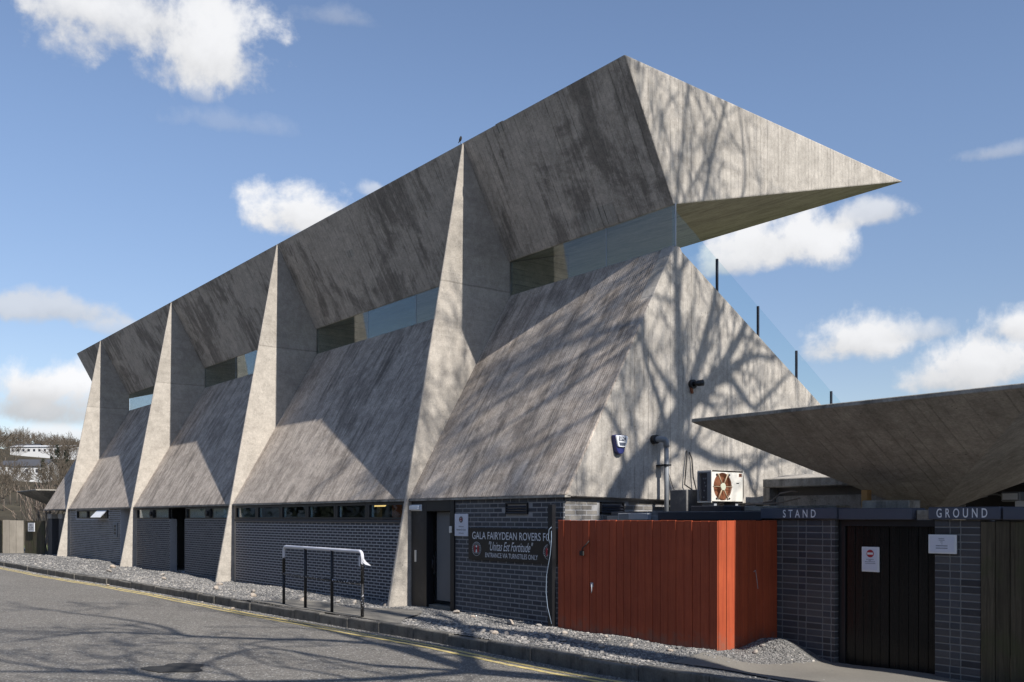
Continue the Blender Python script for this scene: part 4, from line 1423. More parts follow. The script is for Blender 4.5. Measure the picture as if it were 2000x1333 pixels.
b = MB(); acbox(b, AW - .175, AW - .115, .001, .004, fcz + .05, fcz + .064); b.build('label_print', M['black'], t)
b = MB()
acbox(b, -.004, .006, -.075, -.0, az0 + .02, az1 - .02); acbox(b, -.004, .006, -AD, -AD + .03, az0 + .02, az1 - .02); acbox(b, -.004, .006, -AD + .03, -.075, az1 - .04, az1 - .02)
b.build('side_frame', M['pipe'], t)
b = MB(); acbox(b, .012, .02, -.20, -.075, az0 + .03, az1 - .04); cp_ = b.build('coil_panel', M['blueblack'], t)
for (d_, z_) in ((-.11, .33), (-.15, .33), (-.13, .27), (-.11, .22), (-.14, .15), (-.15, .05)):
    b = MB(); b.tube([AC(.002, d_, az0 + z_ + .03), AC(.012, d_, az0 + z_ + .03)], .012, 8); b.build('pipe_stub', M['pipe'], cp_)
for u_ in (.12, AW - .14):
    b = MB(); acbox(b, u_ - .03, u_ + .03, -AD + .02, -.02, az0 - .05, az0); b.build('foot', M['metal'], t)
for i, (a, bb, lab) in enumerate(((11.02, 11.42, 'dark slab under the fan end of the condenser unit'), (11.50, 11.85, 'dark slab under the plain end of the condenser unit'))):
    b = MB(); b.box((-9.75, a, 1.688), (-9.1, bb, 1.775)); o = b.build('roof_slab', M['blueblack'], bevel=.01); tag(o, lab, 'slab', 'slabs under the condenser')
b = MB(); b.box((-10.2, 11.05, 1.688), (-9.85, 11.6, 2.03)); o = b.build('roof_box', M['felt'], bevel=.01); tag(o, 'squat dark box against the gable behind the condenser unit', 'box')
t = thing('parapet', 'weathered concrete parapet with a deep shadow gap behind the lodge roof', 'wall', (-8.3, 13.3, 1.7))
b = MB(); b.box((-10.06, 13.18, 2.10), (-6.4, 13.75, 2.25)); b.build('coping', M['cap'], t, bevel=.015)
b = MB(); b.prism([(13.26, 2.252), (13.75, 2.252), (13.75, 2.33)], -10.0, -6.4); b.build('mortar_fillet', M['gable'], t)
b = MB(); b.box((-10.04, 13.42, 1.68), (-6.4, 13.70, 2.10)); b.build('back_wall', M['brick_c'], t)
b = MB(); b.box((-10.06, 13.20, 1.68), (-9.93, 13.42, 2.098)); b.build('end_block', M['cap'], t)
b = MB(); b.box((-9.92, 13.36, 1.69), (-6.4, 13.415, 1.96)); b.build('lower_ledge', M['canopy'], t)
t = thing('fallen_branch', 'dead pale branch lying on the lodge roof', 'branch', (-8.2, 10.75, 1.77))
b = MB()
for pts in ([(-8.45, 10.70, 1.775), (-8.2, 10.75, 1.80), (-7.95, 10.8, 1.80), (-7.7, 10.9, 1.86)], [(-8.2, 10.75, 1.80), (-8.0, 10.7, 1.83), (-7.88, 10.7, 1.92)], [(-8.3, 10.72, 1.785), (-8.1, 10.66, 1.78), (-7.85, 10.62, 1.79)], [(-7.88, 10.7, 1.92), (-7.7, 10.72, 1.95), (-7.62, 10.74, 1.94)]):
    b.tube(pts, [.014 * (1 - .2 * i) for i in range(len(pts))], 6)
b.build('branch', M['twig'], t)

# red boarded enclosure
t = thing('red_enclosure', 'rust red boarded enclosure standing on the gravel', 'enclosure', (-8.7, 9.2, 0))
BX0, BX1, BYF = -10.145, -7.277, 8.70
pw = (BX1 - BX0) / 22
for i in range(22):
    b = MB()
    g_ = .0025
    dz = random.uniform(-.006, .004)
    dy = random.uniform(-.003, .003)
    b.box((BX0 + i * pw + g_, BYF + dy, -.12), (BX0 + (i + 1) * pw - g_, BYF + .02 + dy, 1.562 + dz))
    b.build('board', M['red_wood'], t, bevel=.004)
b = MB(); b.box((BX0 + .01, BYF + .0245, -.12), (BX1 - .03, BYF + .045, 1.53)); b.build('backing', M['black'], t)
ws = [.14, .15, .12, .13, .15, .13, .14, .15]
y = BYF + .021
for i, w in enumerate(ws):
    b = MB()
    b.box((BX1 - .02, y + .003, -.12), (BX1 + random.uniform(-.002, .002), min(y + w, YP) - .003, 1.563 + random.uniform(-.004, .003)))
    b.build('board', M['red_wood'], t, bevel=.004)
    y += w
b = MB(); b.box((BX1 - .045, BYF + .05, -.12), (BX1 - .025, YP - .02, 1.53)); b.build('backing', M['black'], t)
b = MB(); b.tube([(-9.62, BYF - .02, 1.14), (-9.60, BYF - .03, 1.18), (-9.55, BYF - .02, 1.22), (-9.49, BYF - .01, 1.28)], .008, 6); b.box((-9.66, BYF - .03, 1.08), (-9.59, BYF - .003, 1.14)); b.build('padlock_hasp', M['rubber'], t)
b = MB(); b.tube([(-9.44, BYF - .012, .70), (-9.415, BYF - .03, .69), (-9.415, BYF - .03, .62), (-9.43, BYF - .02, .58)], .006, 6); b.box((-9.46, BYF - .008, .66), (-9.41, BYF - .003, .72)); b.build('latch', M['metal'], t)
b = MB(); b.tube([(BX1 + .006, 9.36, .94), (BX1 + .012, 9.385, .96), (BX1 + .006, 9.42, .84), (BX1 + .006, 9.44, .73)], .004, 5); b.build('bent_wire', M['metal'], t)


# brick piers of the gateway
def pier(name, label, x0, x1, z0, z1):
    t = thing(name, label, 'pier', ((x0 + x1) / 2, YP, 0))
    b = MB(); b.box((x0 + .004, YP + .004, z0 - .1), (x1 - .008, YP + .32, z1)); b.build('mortar_core', M['mortar_pier'], t)
    row = 0
    z = z1
    c = .0775
    while z > z0:
        x = x0 - (.17 if row % 2 else 0.06)
        i = row % 2
        while x < x1 - .01:
            w = .228 if i % 2 == 0 else .114
            a, bb = max(x, x0) + .008, min(x + w, x1) - (.008 if x + w < x1 - .01 else 0)
            if bb - a > .025:
                m_ = MB()
                last = x + w >= x1 - .01
                if last:
                    m_.box((a, YP - .004, z - c + .0078), (bb, YP + .10, z - .0078))
                    m_.build('brick', M['brick_d'], t, bevel=.004)
                else:
                    brick_faces(m_, ((a + bb) / 2, YP, z - c / 2), bb - a, c - .0155, 'y', 0)
                    m_.build('brick', M['brick_b'] if random.random() < .45 else M['brick_d'], t, merge=False)
            x += w
            i += 1
        m_ = MB(); m_.box((x1 - .1, YP + .112, z - c + .006), (x1, YP + .31, z - .006)); m_.build('brick', M['brick_d'], t, bevel=.004)
        z -= c
        row += 1
    return t


pier('brick_pier', 'dark brick pier between the red enclosure and the black gate', -7.50, -6.475, -.2, 1.573)
pier('brick_pier', 'dark brick pier under the GROUND beam', -5.265, -4.77, -.25, 1.573)


def beam(label, x0, x1, z0, z1, y, mat, word=None, wx0=0, wx1=0):
    t = thing('name_beam', label, 'beam', ((x0 + x1) / 2, y, z0))
    b = MB(); b.box((x0, y, z0), (x1, y + .3, z1)); b.build('beam', mat, t, bevel=.008)
    if word:
        text('lettering', word, M['lettering'], t, wx0, wx1, 1.597, 1.695, y - .0025, spacing=1.7, bold=.012)


beam('slate grey lintel beam lettered STAND on a brick pier', -7.51, -6.43, 1.582, 1.715, YP - .05, M['slate_paint'], 'STAND', -7.171, -6.705)
beam('plain slate grey beam spanning the black gate', -6.425, -5.515, 1.575, 1.705, YP - .02, M['slate_paint'])
beam('slate grey lintel beam lettered GROUND on a brick pier', -5.31, -4.548, 1.578, 1.71, YP - .05, M['slate_paint'], 'GROUND', -5.215, -4.676)
beam('slate grey beam over the weathered fence beside GROUND', -4.525, 3.0, 1.575, 1.708, YP - .05, M['slate_paint'])

# black gate of two leaves
t = thing('black_gate', 'glossy black double gate of upright boards', 'gate', (-5.85, YP + .09, 0))
b = MB(); b.box((-6.47, YP + .06, -.3), (-6.385, YP + .2, 1.57)); b.build('gate_post', M['black'], t, bevel=.004)
b = MB(); b.box((-6.385, YP + .05, 1.50), (-5.265, YP + .2, 1.57)); b.build('gate_head', M['black'], t)
for (a, c_) in ((-6.375, -5.845), (-5.835, -5.27)):
    nb = 5
    for i in range(nb):
        w = (c_ - a) / nb
        b = MB(); dy = random.uniform(-.004, .004)
        b.box((a + i * w + .002, YP + .085 + dy, -.20), (a + (i + 1) * w - .002, YP + .11 + dy, 1.50))
        b.build('board', M['gate_wood'], t, bevel=.003)
b = MB(); b.box((-6.37, YP + .118, -.2), (-5.27, YP + .14, 1.49)); b.build('backing', M['black'], t)

t = thing('gate_notice', 'white framed notice with red disc on the black gate', 'sign', (-6.06, YP + .08, 1.1))
yy = YP + .07
b = MB(); b.box((-6.172, yy - .006, .975), (-5.952, yy + .01, 1.262)); b.build('frame', M['white'], t, bevel=.004)
b = MB(); b.box((-6.150, yy - .009, .995), (-5.974, yy - .0065, 1.242)); b.build('sheet', M['paper'], t)
b = MB(); b.disc((-6.06, yy - .011, 1.185), (1, 0, 0), (0, 0, 1), .046, .044, 24); b.build('red_disc', M['crest_red'], t)
b = MB(); b.box((-6.096, yy - .014, 1.173), (-6.024, yy - .0125, 1.197)); b.build('white_bar', M['white'], t)
b = MB()
for z, a, c_ in ((1.118, .05, .05), (1.105, .02, .02), (1.092, .065, .065), (1.072, .06, .068)):
    n_ = int((a + c_) / .016)
    for i in range(n_):
        x0 = -6.06 - a + i * .016
        b.box((x0, yy - .0105, z - .003), (x0 + .011, yy - .0095, z + .003))
b.build('small_print', M['slate_paint'], t)
t = thing('pier_notice', 'white framed notice on the brick pier under GROUND', 'sign', (-5.16, YP - .03, 1.3))
yy = YP - .03
b = MB(); b.box((-5.315, yy - .006, 1.213), (-5.007, yy + .014, 1.416)); b.build('frame', M['white'], t, bevel=.004)
b = MB(); b.box((-5.292, yy - .009, 1.232), (-5.03, yy - .0065, 1.397)); b.build('sheet', M['paper'], t)
b = MB()
for z, a in ((1.373, .038), (1.357, .035), (1.338, .018), (1.318, .006), (1.297, .068), (1.272, .068)):
    n_ = max(1, int(2 * a / .013))
    for i in range(n_):
        x0 = -5.16 - a + i * .013
        b.box((x0, yy - .0105, z - (.004 if z < 1.3 else .0028)), (x0 + .010, yy - .0095, z + (.004 if z < 1.3 else .0028)))
b.build('small_print', M['slate_paint'], t)

# weathered fence on the right
t = thing('board_fence', 'weathered greenish board fence beside the GROUND pier', 'fence', (-3.5, YP + .02, 0))
x = -4.765
i = 0
while x < 2.5:
    w = .148
    b = MB()
    b.box((x + .003, YP - .01 + random.uniform(-.004, .004), -.25), (x + w - (.006 if i == 1 else .003), YP + .018, 1.556 + random.uniform(-.004, .004)))
    b.build('board', M['fence_wood'], t, bevel=.003)
    x += w
    i += 1
for z in (.2, 1.2):
    b = MB(); b.box((-4.765, YP + .025, z), (2.5, YP + .08, z + .09)); b.build('rail', M['fence_wood'], t)

# inverted pyramid canopy on a stem
def canopy_thing(label, ox, oy, W, zt, zs, sx, sy, oz=0.0, sw=.17):
    t = thing('concrete_canopy', label, 'canopy', (sx, sy, 0), 'inverted pyramid canopies at the entrances')
    x0, x1, y0, y1 = ox, ox + W, oy, oy + W
    th = .045
    r_ = MB()
    top = [(x0, y0, zt), (x1, y0, zt), (x1, y1, zt), (x0, y1, zt)]
    rim = [(a, b_, zt - th) for a, b_, _ in top]
    st = [(sx - sw, sy - sw, zs), (sx + sw, sy - sw, zs), (sx + sw, sy + sw, zs), (sx - sw, sy + sw, zs)]
    for i in range(4):
        j = (i + 1) % 4
        uvf = (lambda p, n: (p[0], math.hypot(p[1] - sy, p[2]))) if i % 2 == 0 else (lambda p, n: (p[1], math.hypot(p[0] - sx, p[2])))
        r_.poly([rim[i], rim[j], top[j], top[i]], None, 1)
        # sloping face, sub-divided so the board lines stay straight
        for a in range(8):
            l0, l1 = Vector(st[i]).lerp(Vector(st[j]), a / 8), Vector(st[i]).lerp(Vector(st[j]), (a + 1) / 8)
            u0, u1 = Vector(rim[i]).lerp(Vector(rim[j]), a / 8), Vector(rim[i]).lerp(Vector(rim[j]), (a + 1) / 8)
            for b_ in range(4):
                r_.poly([l0.lerp(u0, b_ / 4), l1.lerp(u1, b_ / 4), l1.lerp(u1, (b_ + 1) / 4), l0.lerp(u0, (b_ + 1) / 4)], uvf, 0)
    inn = [(sx + (a - sx) * .985, sy + (b_ - sy) * .985, zt) for a, b_, _ in top]
    low = (sx, sy, zs + .35)
    for i in range(4):
        j = (i + 1) % 4
        r_.poly([top[i], top[j], inn[j], inn[i]], None, 1)
        r_.poly([inn[i], inn[j], low], None, 1)
    r_.build('canopy_shell', [M['canopy'], M['cap']], t, bevel=.008)
    s_ = MB(); s_.box((sx - sw, sy - sw, -.3), (sx + sw, sy + sw, zs + .02)); s_.build('stem', M['cap'], t, bevel=.01)
    return t


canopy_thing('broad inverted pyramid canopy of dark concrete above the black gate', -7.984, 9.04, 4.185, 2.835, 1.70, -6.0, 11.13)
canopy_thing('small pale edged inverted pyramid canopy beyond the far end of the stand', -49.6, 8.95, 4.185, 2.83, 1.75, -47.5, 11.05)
b = MB(); b.box((-5.505, YP + .06, 1.512), (-5.318, YP + .4, 1.682)); o = b.build('beam_stub', M['cap'], bevel=.008); tag(o, 'pale concrete beam end between the gate beam and GROUND', 'beam')
b = MB(); b.box((-6.35, YP + .35, 1.69), (-5.75, YP + .6, 1.80)); o = b.build('roof_block', M['cap'], bevel=.012); tag(o, 'pale concrete block lying behind the plain gate beam', 'block')
b = MB(); b.box((-6.42, YP + .45, 1.72), (-6.34, YP + .55, 1.93)); o = b.build('timber_offcut', plain('ochre_timber', (.42, .24, .09), .8), bevel=.006); tag(o, 'ochre timber offcut on the lodge roof under the canopy edge', 'timber')

# dark sheds behind the gateway
t = thing('dark_shed', 'dark timber shed in shadow beneath the canopy', 'shed', (-3, 13.5, 0))
b = MB(); b.box((-6.3, 12.6, -.3), (4, 15.5, 2.35)); b.build('wall', M['black_soft'], t)
b = MB(); b.box((-6.4, 12.4, 2.35), (4.2, 15.7, 2.45)); b.build('roof', M['felt'], t)
for z in (2.02, 2.14):
    b = MB(); b.box((-6.3, 12.54, z), (4, 12.6, z + .03)); b.build('batten', M['blueblack'], t)
t = thing('floodlight', 'grey wall floodlight on the dark shed', 'light', (-5.6, 12.5, 1.87))
b = MB(); b.box((-5.74, 12.38, 1.80), (-5.50, 12.52, 1.925)); b.build('casing', M['pipe'], t, bevel=.015)
b = MB(); b.box((-5.715, 12.372, 1.825), (-5.53, 12.379, 1.905)); b.build('lens', M['light_lens'], t)
b = MB(); b.tube([(-5.75, 12.5, 1.87), (-5.85, 12.52, 1.90), (-5.95, 12.54, 1.90), (-6.05, 12.55, 1.885)], .012, 6); b.build('cable', M['pipe'], t)
b = MB(); b.tube([(-6.05, 12.5, 1.885), (-5.97, 12.5, 1.895)], .03, 8); b.build('sensor', M['pipe'], t)
b = MB(); b.box((-5.35, 11.9, 1.62), (-3.0, 12.3, 1.80)); o = b.build('white_ledge', M['white'], bevel=.01); tag(o, 'white ledge behind the beam beside GROUND', 'ledge')

# ------------------------------------------------------------------ far left: fences, sign, shed, shrub
def plank_fence(label, x0, y0, x1, y1, h, mat, group='board fences past the far end'):
    t = thing('board_fence', label, 'fence', ((x0 + x1) / 2, (y0 + y1) / 2, 0), group)
    L = math.hypot(x1 - x0, y1 - y0)
    n_ = max(2, int(L / .24))
    ux, uy = (x1 - x0) / L, (y1 - y0) / L
    for i in range(n_):
        a, c_ = L * i / n_ + .006, L * (i + 1) / n_ - .006
        dz = random.uniform(-.02, .02)
        b = MB()
        p = lambda s_, o: (x0 + ux * s_ - uy * o, y0 + uy * s_ + ux * o)
        q = [p(a, 0), p(c_, 0), p(c_, .03), p(a, .03)]
        z0, z1 = -.1, h + dz
        for k_ in range(4):
            u, v = q[k_], q[(k_ + 1) % 4]
            b.poly([(*u, z0), (*v, z0), (*v, z1), (*u, z1)])
        b.poly([(*q_, z1) for q_ in q])
        b.build('board', mat, t)


plank_fence('dark shaded board fence left of the pale boards past the stand', -52.0, 7.9, -47.6, 8.0, 1.47, M['fence_wood'])
plank_fence('sunlit pale board fence, turned to the light, past the far end of the stand', -47.55, 8.02, -46.95, 8.75, 1.47, M['sunlit_fence'])
plank_fence('brown board fence carrying the no alcohol sign', -46.9, 8.8, -44.9, 9.2, 1.45, M['fence_wood'])
t = thing('alcohol_sign', 'white rectangular no alcohol sign on the brown board fence', 'sign', (-46.1, 8.9, 1.2))
a_ = math.atan2(.4, 2.0)
b = MB()
b.box((-.33, -.02, -.19), (.33, 0, .19))
o = b.build('board', M['white'])
o.parent = t
tt = []
for (s_, za, zb) in (('STRICTLY', .05, .14), ('NO ALCOHOL', -.06, .03), ('PERMITTED IN GROUND', -.14, -.09)):
    l_ = text('lettering', s_, M['black'], None, -.24 if 'N' in s_ else -.18, .24 if 'N' in s_ else .18, za, zb, -.024, bold=.01)
    l_.parent = t
t.rotation_euler = (0, 0, a_)
t.location = (-46.02, 8.90, 1.17)
b = MB(); b.box((-56, 14, -.2), (-49.2, 18, 2.0)); o = b.build('garden_wall', M['harl']); tag(o, 'long white wall beyond the far board fence', 'wall')
t = thing('dark_kiosk', 'dark kiosk with white flat roof under the far canopy', 'kiosk', (-48.2, 11, 0))
b = MB(); b.box((-51.2, 11.6, -.2), (-46.5, 14, 2.05)); b.build('wall', M['blueblack'], t)
b = MB(); b.box((-51.4, 11.4, 2.05), (-46.3, 14.2, 2.17)); b.build('roof', M['white'], t)
for i in range(3):
    b = MB(); b.box((-50.9 + i * 1.4, 11.56, .3), (-49.8 + i * 1.4, 11.6, 1.8)); b.build('panel', M['black_soft'], t)


# ------------------------------------------------------------------ trees
def branchy(mb, p, d, L, r, depth, n=5, spread=.6, up=.15, rand=random, wander=.16, kids=(2, 3), taper=.55, minr=.006):
    segs = 4 if depth > 1 else 3
    pts, rad = [Vector(p)], [r]
    dd = Vector(d).normalized()
    for i in range(segs):
        dd = (dd + Vector((rand.uniform(-1, 1), rand.uniform(-1, 1), rand.uniform(-1, 1) + up)) * wander).normalized()
        pts.append(pts[-1] + dd * (L / segs))
        rad.append(max(minr, r * (1 - (1 - taper) * (i + 1) / segs)))
    mb.tube(pts, rad, n if depth > 1 else max(3, n - 2), 0, False)
    if depth <= 0:
        return
    k_ = rand.randint(*kids)
    for c in range(k_):
        i = rand.randint(max(1, segs - 3), segs) if c else segs
        ax = Vector((rand.uniform(-1, 1), rand.uniform(-1, 1), rand.uniform(-1, 1)))
        nd = (dd + (ax - dd * ax.dot(dd)).normalized() * rand.uniform(spread * .6, spread * 1.3) + Vector((0, 0, up))).normalized()
        branchy(mb, pts[i], nd, L * rand.uniform(.62, .82), max(minr, rad[i] * rand.uniform(.6, .8)), depth - 1, n, spread, up, rand, wander, kids, taper, minr)


def limb(mb, twigs, pts, r0, r1, rand, dens=1.4, tl=1.3, depth=2):
    P = [Vector(p) for p in pts]
    # smooth the polyline a little
    Q = []
    for i in range(len(P) - 1):
        p0, p1, p2, p3 = P[max(i - 1, 0)], P[i], P[i + 1], P[min(i + 2, len(P) - 1)]
        for t_ in (0, .33, .66):
            Q.append(.5 * ((2 * p1) + (p2 - p0) * t_ + (2 * p0 - 5 * p1 + 4 * p2 - p3) * t_ ** 2 + (-p0 + 3 * p1 - 3 * p2 + p3) * t_ ** 3))
    Q.append(P[-1])
    rad = [r0 + (r1 - r0) * i / (len(Q) - 1) for i in range(len(Q))]
    mb.tube(Q, rad, 8, 0, True)
    for i in range(1, len(Q)):
        if rand.random() < dens * (Q[i] - Q[i - 1]).length:
            dd = (Q[i] - Q[i - 1]).normalized()
            ax = Vector((rand.uniform(-1, 1), rand.uniform(-1, 1), rand.uniform(-.5, 1)))
            nd = (dd * .7 + ax).normalized()
            branchy(twigs, Q[i], nd, tl * rand.uniform(.5, 1.1), max(.02, rad[i] * .45), depth, 5, .7, .1, rand, .2, (2, 3), .6, .011)
    branchy(twigs, Q[-1], (Q[-1] - Q[-2]).normalized(), tl, rad[-1], depth, 5, .7, .1, rand, .2, (2, 3), .6, .011)


def street_trees():
    rd = random.Random(5)
    t = thing('bare_tree', 'tall leafless tree beside the gateway, outside the view', 'tree', (1.2, 10.1, -.1))
    tr, tw = MB(), MB()
    tr.tube([(1.1, 10.0, -.8), (1.15, 10.05, .4), (1.1, 10.15, 3), (1.0, 10.2, 6.5), (1.05, 10.25, 9.0), (1.2, 10.36, 11.04)], [.46, .36, .31, .28, .25, .22], 12)
    L = [
        ([(1.2, 10.36, 11.04), (1.8, 10.62, 11.91), (2.46, 11.08, 12.83), (2.58, 11.53, 13.31), (2.22, 11.88, 13.4)], .20, .15),
        ([(1.1, 10.25, 9.6), (1.55, 10.6, 10.8), (1.81, 10.87, 11.73), (2.33, 11.08, 12.59), (2.58, 11.53, 13.31)], .15, .12),
        ([(2.22, 11.88, 13.4), (1.66, 11.83, 13.61), (1.41, 11.78, 14.23), (2.02, 11.75, 15.37), (2.46, 11.69, 16.28)], .12, .05),
        ([(2.22, 11.88, 13.4), (1.57, 12.13, 13.36), (0.73, 12.44, 13.44), (0.81, 12.69, 14.17), (1.35, 12.68, 15.15)], .11, .045),
        ([(2.22, 11.88, 13.4), (1.2, 12.63, 13.05), (0.63, 13.11, 13.18), (0.64, 13.47, 13.67), (0.91, 13.56, 14.33)], .12, .05),
        ([(1.2, 12.63, 13.05), (0.83, 13.25, 13.14), (1.07, 13.81, 13.53), (1.44, 14.23, 13.83), (1.56, 14.55, 14.16)], .075, .03),
        ([(1.2, 12.63, 13.05), (1.03, 13.06, 13.02), (1.34, 13.38, 13.05), (1.72, 13.72, 13.15), (1.9, 14.12, 13.56), (1.99, 14.51, 13.9)], .08, .03),
        ([(2.58, 11.53, 13.31), (2.1, 11.97, 12.74), (1.58, 12.38, 12.2), (1.21, 12.76, 11.77), (1.16, 13.15, 11.73), (1.15, 13.51, 11.56), (1.0, 13.64, 11.18)], .10, .05),
        ([(1.15, 13.51, 11.56), (1.95, 14.12, 12.57), (2.42, 14.58, 13.2)], .06, .025),
        ([(2.1, 11.97, 12.74), (1.87, 12.26, 12.73), (1.76, 12.39, 12.94)], .06, .03),
        ([(2.58, 11.53, 13.31), (2.48, 11.35, 13.73), (2.02, 11.1, 13.83), (1.67, 10.99, 14.02)], .08, .03),
        ([(2.02, 11.75, 15.37), (1.96, 12.18, 15.89), (1.42, 12.41, 16.27), (0.61, 12.65, 16.45), (0.9, 12.99, 17.66), (1.0, 13.2, 18.6)], .06, .02),
        ([(1.35, 12.68, 15.15), (1.2, 13.2, 16.0), (1.2, 13.43, 16.39), (0.71, 13.46, 16.62), (0.59, 13.25, 17.6)], .05, .015),
        ([(1.67, 10.99, 14.02), (2.4, 10.9, 14.6), (3.04, 10.8, 14.99), (2.55, 10.54, 14.76), (1.92, 10.23, 14.72), (2.23, 9.97, 15.52), (2.48, 9.9, 16.5)], .05, .02),
        ([(1.8, 10.62, 11.91), (2.6, 10.5, 13.2), (2.99, 10.3, 13.83), (2.35, 10.04, 13.6), (1.9, 9.82, 13.8), (2.23, 9.66, 14.66)], .06, .02),
        ([(2.46, 11.69, 16.28), (3.08, 11.35, 16.24), (2.74, 11.19, 16.28), (2.12, 11.01, 16.6)], .04, .015),
        ([(2.46, 11.69, 16.28), (2.7, 11.8, 17.4), (2.5, 12.0, 18.6), (2.9, 12.2, 20)], .05, .015),
        ([(1.67, 10.99, 14.02), (1.4, 10.9, 15.4), (1.8, 10.8, 17.0), (1.6, 11.1, 18.6)], .06, .015),
    ]
    for pts, r0, r1 in L:
        limb(tr, tw, pts, r0 * 1.0, r1 * 1.0, rd, 1.3, 1.25, 3)
    tr.build('trunk', M['bark'], t, merge=False)
    tw.build('crown', M['bark'], t, merge=False)
    t.location += Vector((0, -.19, .35))

    t = thing('bare_tree', 'tall leafless tree on the near verge, outside the view', 'tree', (4.6, 8.4, -.2))
    tr, tw = MB(), MB()
    tr.tube([(4.6, 8.4, -.9), (4.55, 8.4, .5), (4.5, 8.4, 4), (4.4, 8.38, 7.5), (4.3, 8.3, 10), (4.2, 8.35, 13), (4.4, 8.6, 16)], [.5, .4, .33, .28, .24, .16, .06], 12)
    tr.tube([(4.43, 8.38, 6.6), (4.1, 7.6, 8.3), (3.6, 6.6, 9.6)], [.2, .19, .18], 10)
    tr.tube([(4.55, 8.35, 1.2), (4.85, 7.8, 4), (5.0, 7.58, 8), (4.8, 7.5, 12), (5.0, 7.3, 16)], [.24, .22, .19, .15, .05], 10)
    L = [
        ([(3.6, 6.6, 9.6), (3.78, 7.78, 11.35), (3.9, 8.6, 12.6), (4.1, 9.2, 14.2)], .16, .05),
        ([(3.6, 6.6, 9.6), (3.36, 7.0, 11.2), (2.63, 6.58, 11.61), (2.21, 5.98, 11.76), (2.53, 5.32, 12.66), (2.81, 5.09, 13.28), (2.83, 5.22, 14.07), (3.09, 5.18, 15.11), (3.43, 4.97, 16.49), (3.48, 4.63, 17.46)], .14, .045),
        ([(2.81, 5.09, 13.28), (3.38, 4.31, 14.56), (3.33, 3.63, 14.5), (3.11, 3.06, 14.1)], .07, .03),
        ([(2.21, 5.98, 11.76), (2.25, 6.14, 11.69), (2.46, 5.47, 11.73), (2.66, 5.62, 11.13), (2.95, 5.62, 10.69)], .05, .03),
        ([(3.6, 6.6, 9.6), (3.0, 5.2, 9.3), (2.35, 3.85, 9.49), (3.25, 3.55, 10.87), (3.75, 3.45, 11.79), (3.72, 3.06, 11.83), (3.03, 2.37, 11.71)], .12, .05),
        ([(3.6, 6.6, 9.6), (3.4, 6.0, 10.1), (3.34, 5.82, 10.47), (2.55, 5.51, 11.36), (2.93, 4.7, 11.26)], .09, .04),
        ([(3.25, 3.55, 10.87), (3.6, 2.8, 12.2), (3.2, 2.2, 13.6), (3.4, 1.8, 15.0)], .06, .025),
        ([(3.6, 6.6, 9.6), (4.1, 6.9, 12), (4.0, 7.2, 14.5), (4.3, 7.0, 17)], .14, .03),
        ([(3.9, 8.6, 12.6), (3.6, 8.3, 14.0), (3.9, 8.0, 15.5), (3.7, 7.7, 17.0)], .06, .02),
        ([(3.78, 7.78, 11.35), (3.4, 8.4, 11.8), (3.1, 8.9, 12.9), (3.3, 9.1, 14.1)], .06, .02),
    ]
    for pts, r0, r1 in L:
        limb(tr, tw, pts, r0 * .8, r1 * .8, rd, 1.0, 1.4, 3)
    tr.build('trunk', M['bark'], t, merge=False)
    tw.build('crown', M['bark'], t, merge=False)
    t.location += Vector((0, -.2, .45))


street_trees()


def hill_z(x, y):
    d_ = -np.asarray(x, float)
    y = np.asarray(y, float)
    z = np.interp(d_, [70, 90, 132, 187, 253, 300, 350, 420, 600], [-.4, .8, 3.4, 8.2, 15.0, 20.5, 25, 27, 27])
    return z * (0.90 + .10 * np.sin(y * .021 + 1.0) + .05 * np.sin(y * .05 + d_ * .02)) + .6 * np.sin(d_ * .07) * np.sin(y * .06) - .05


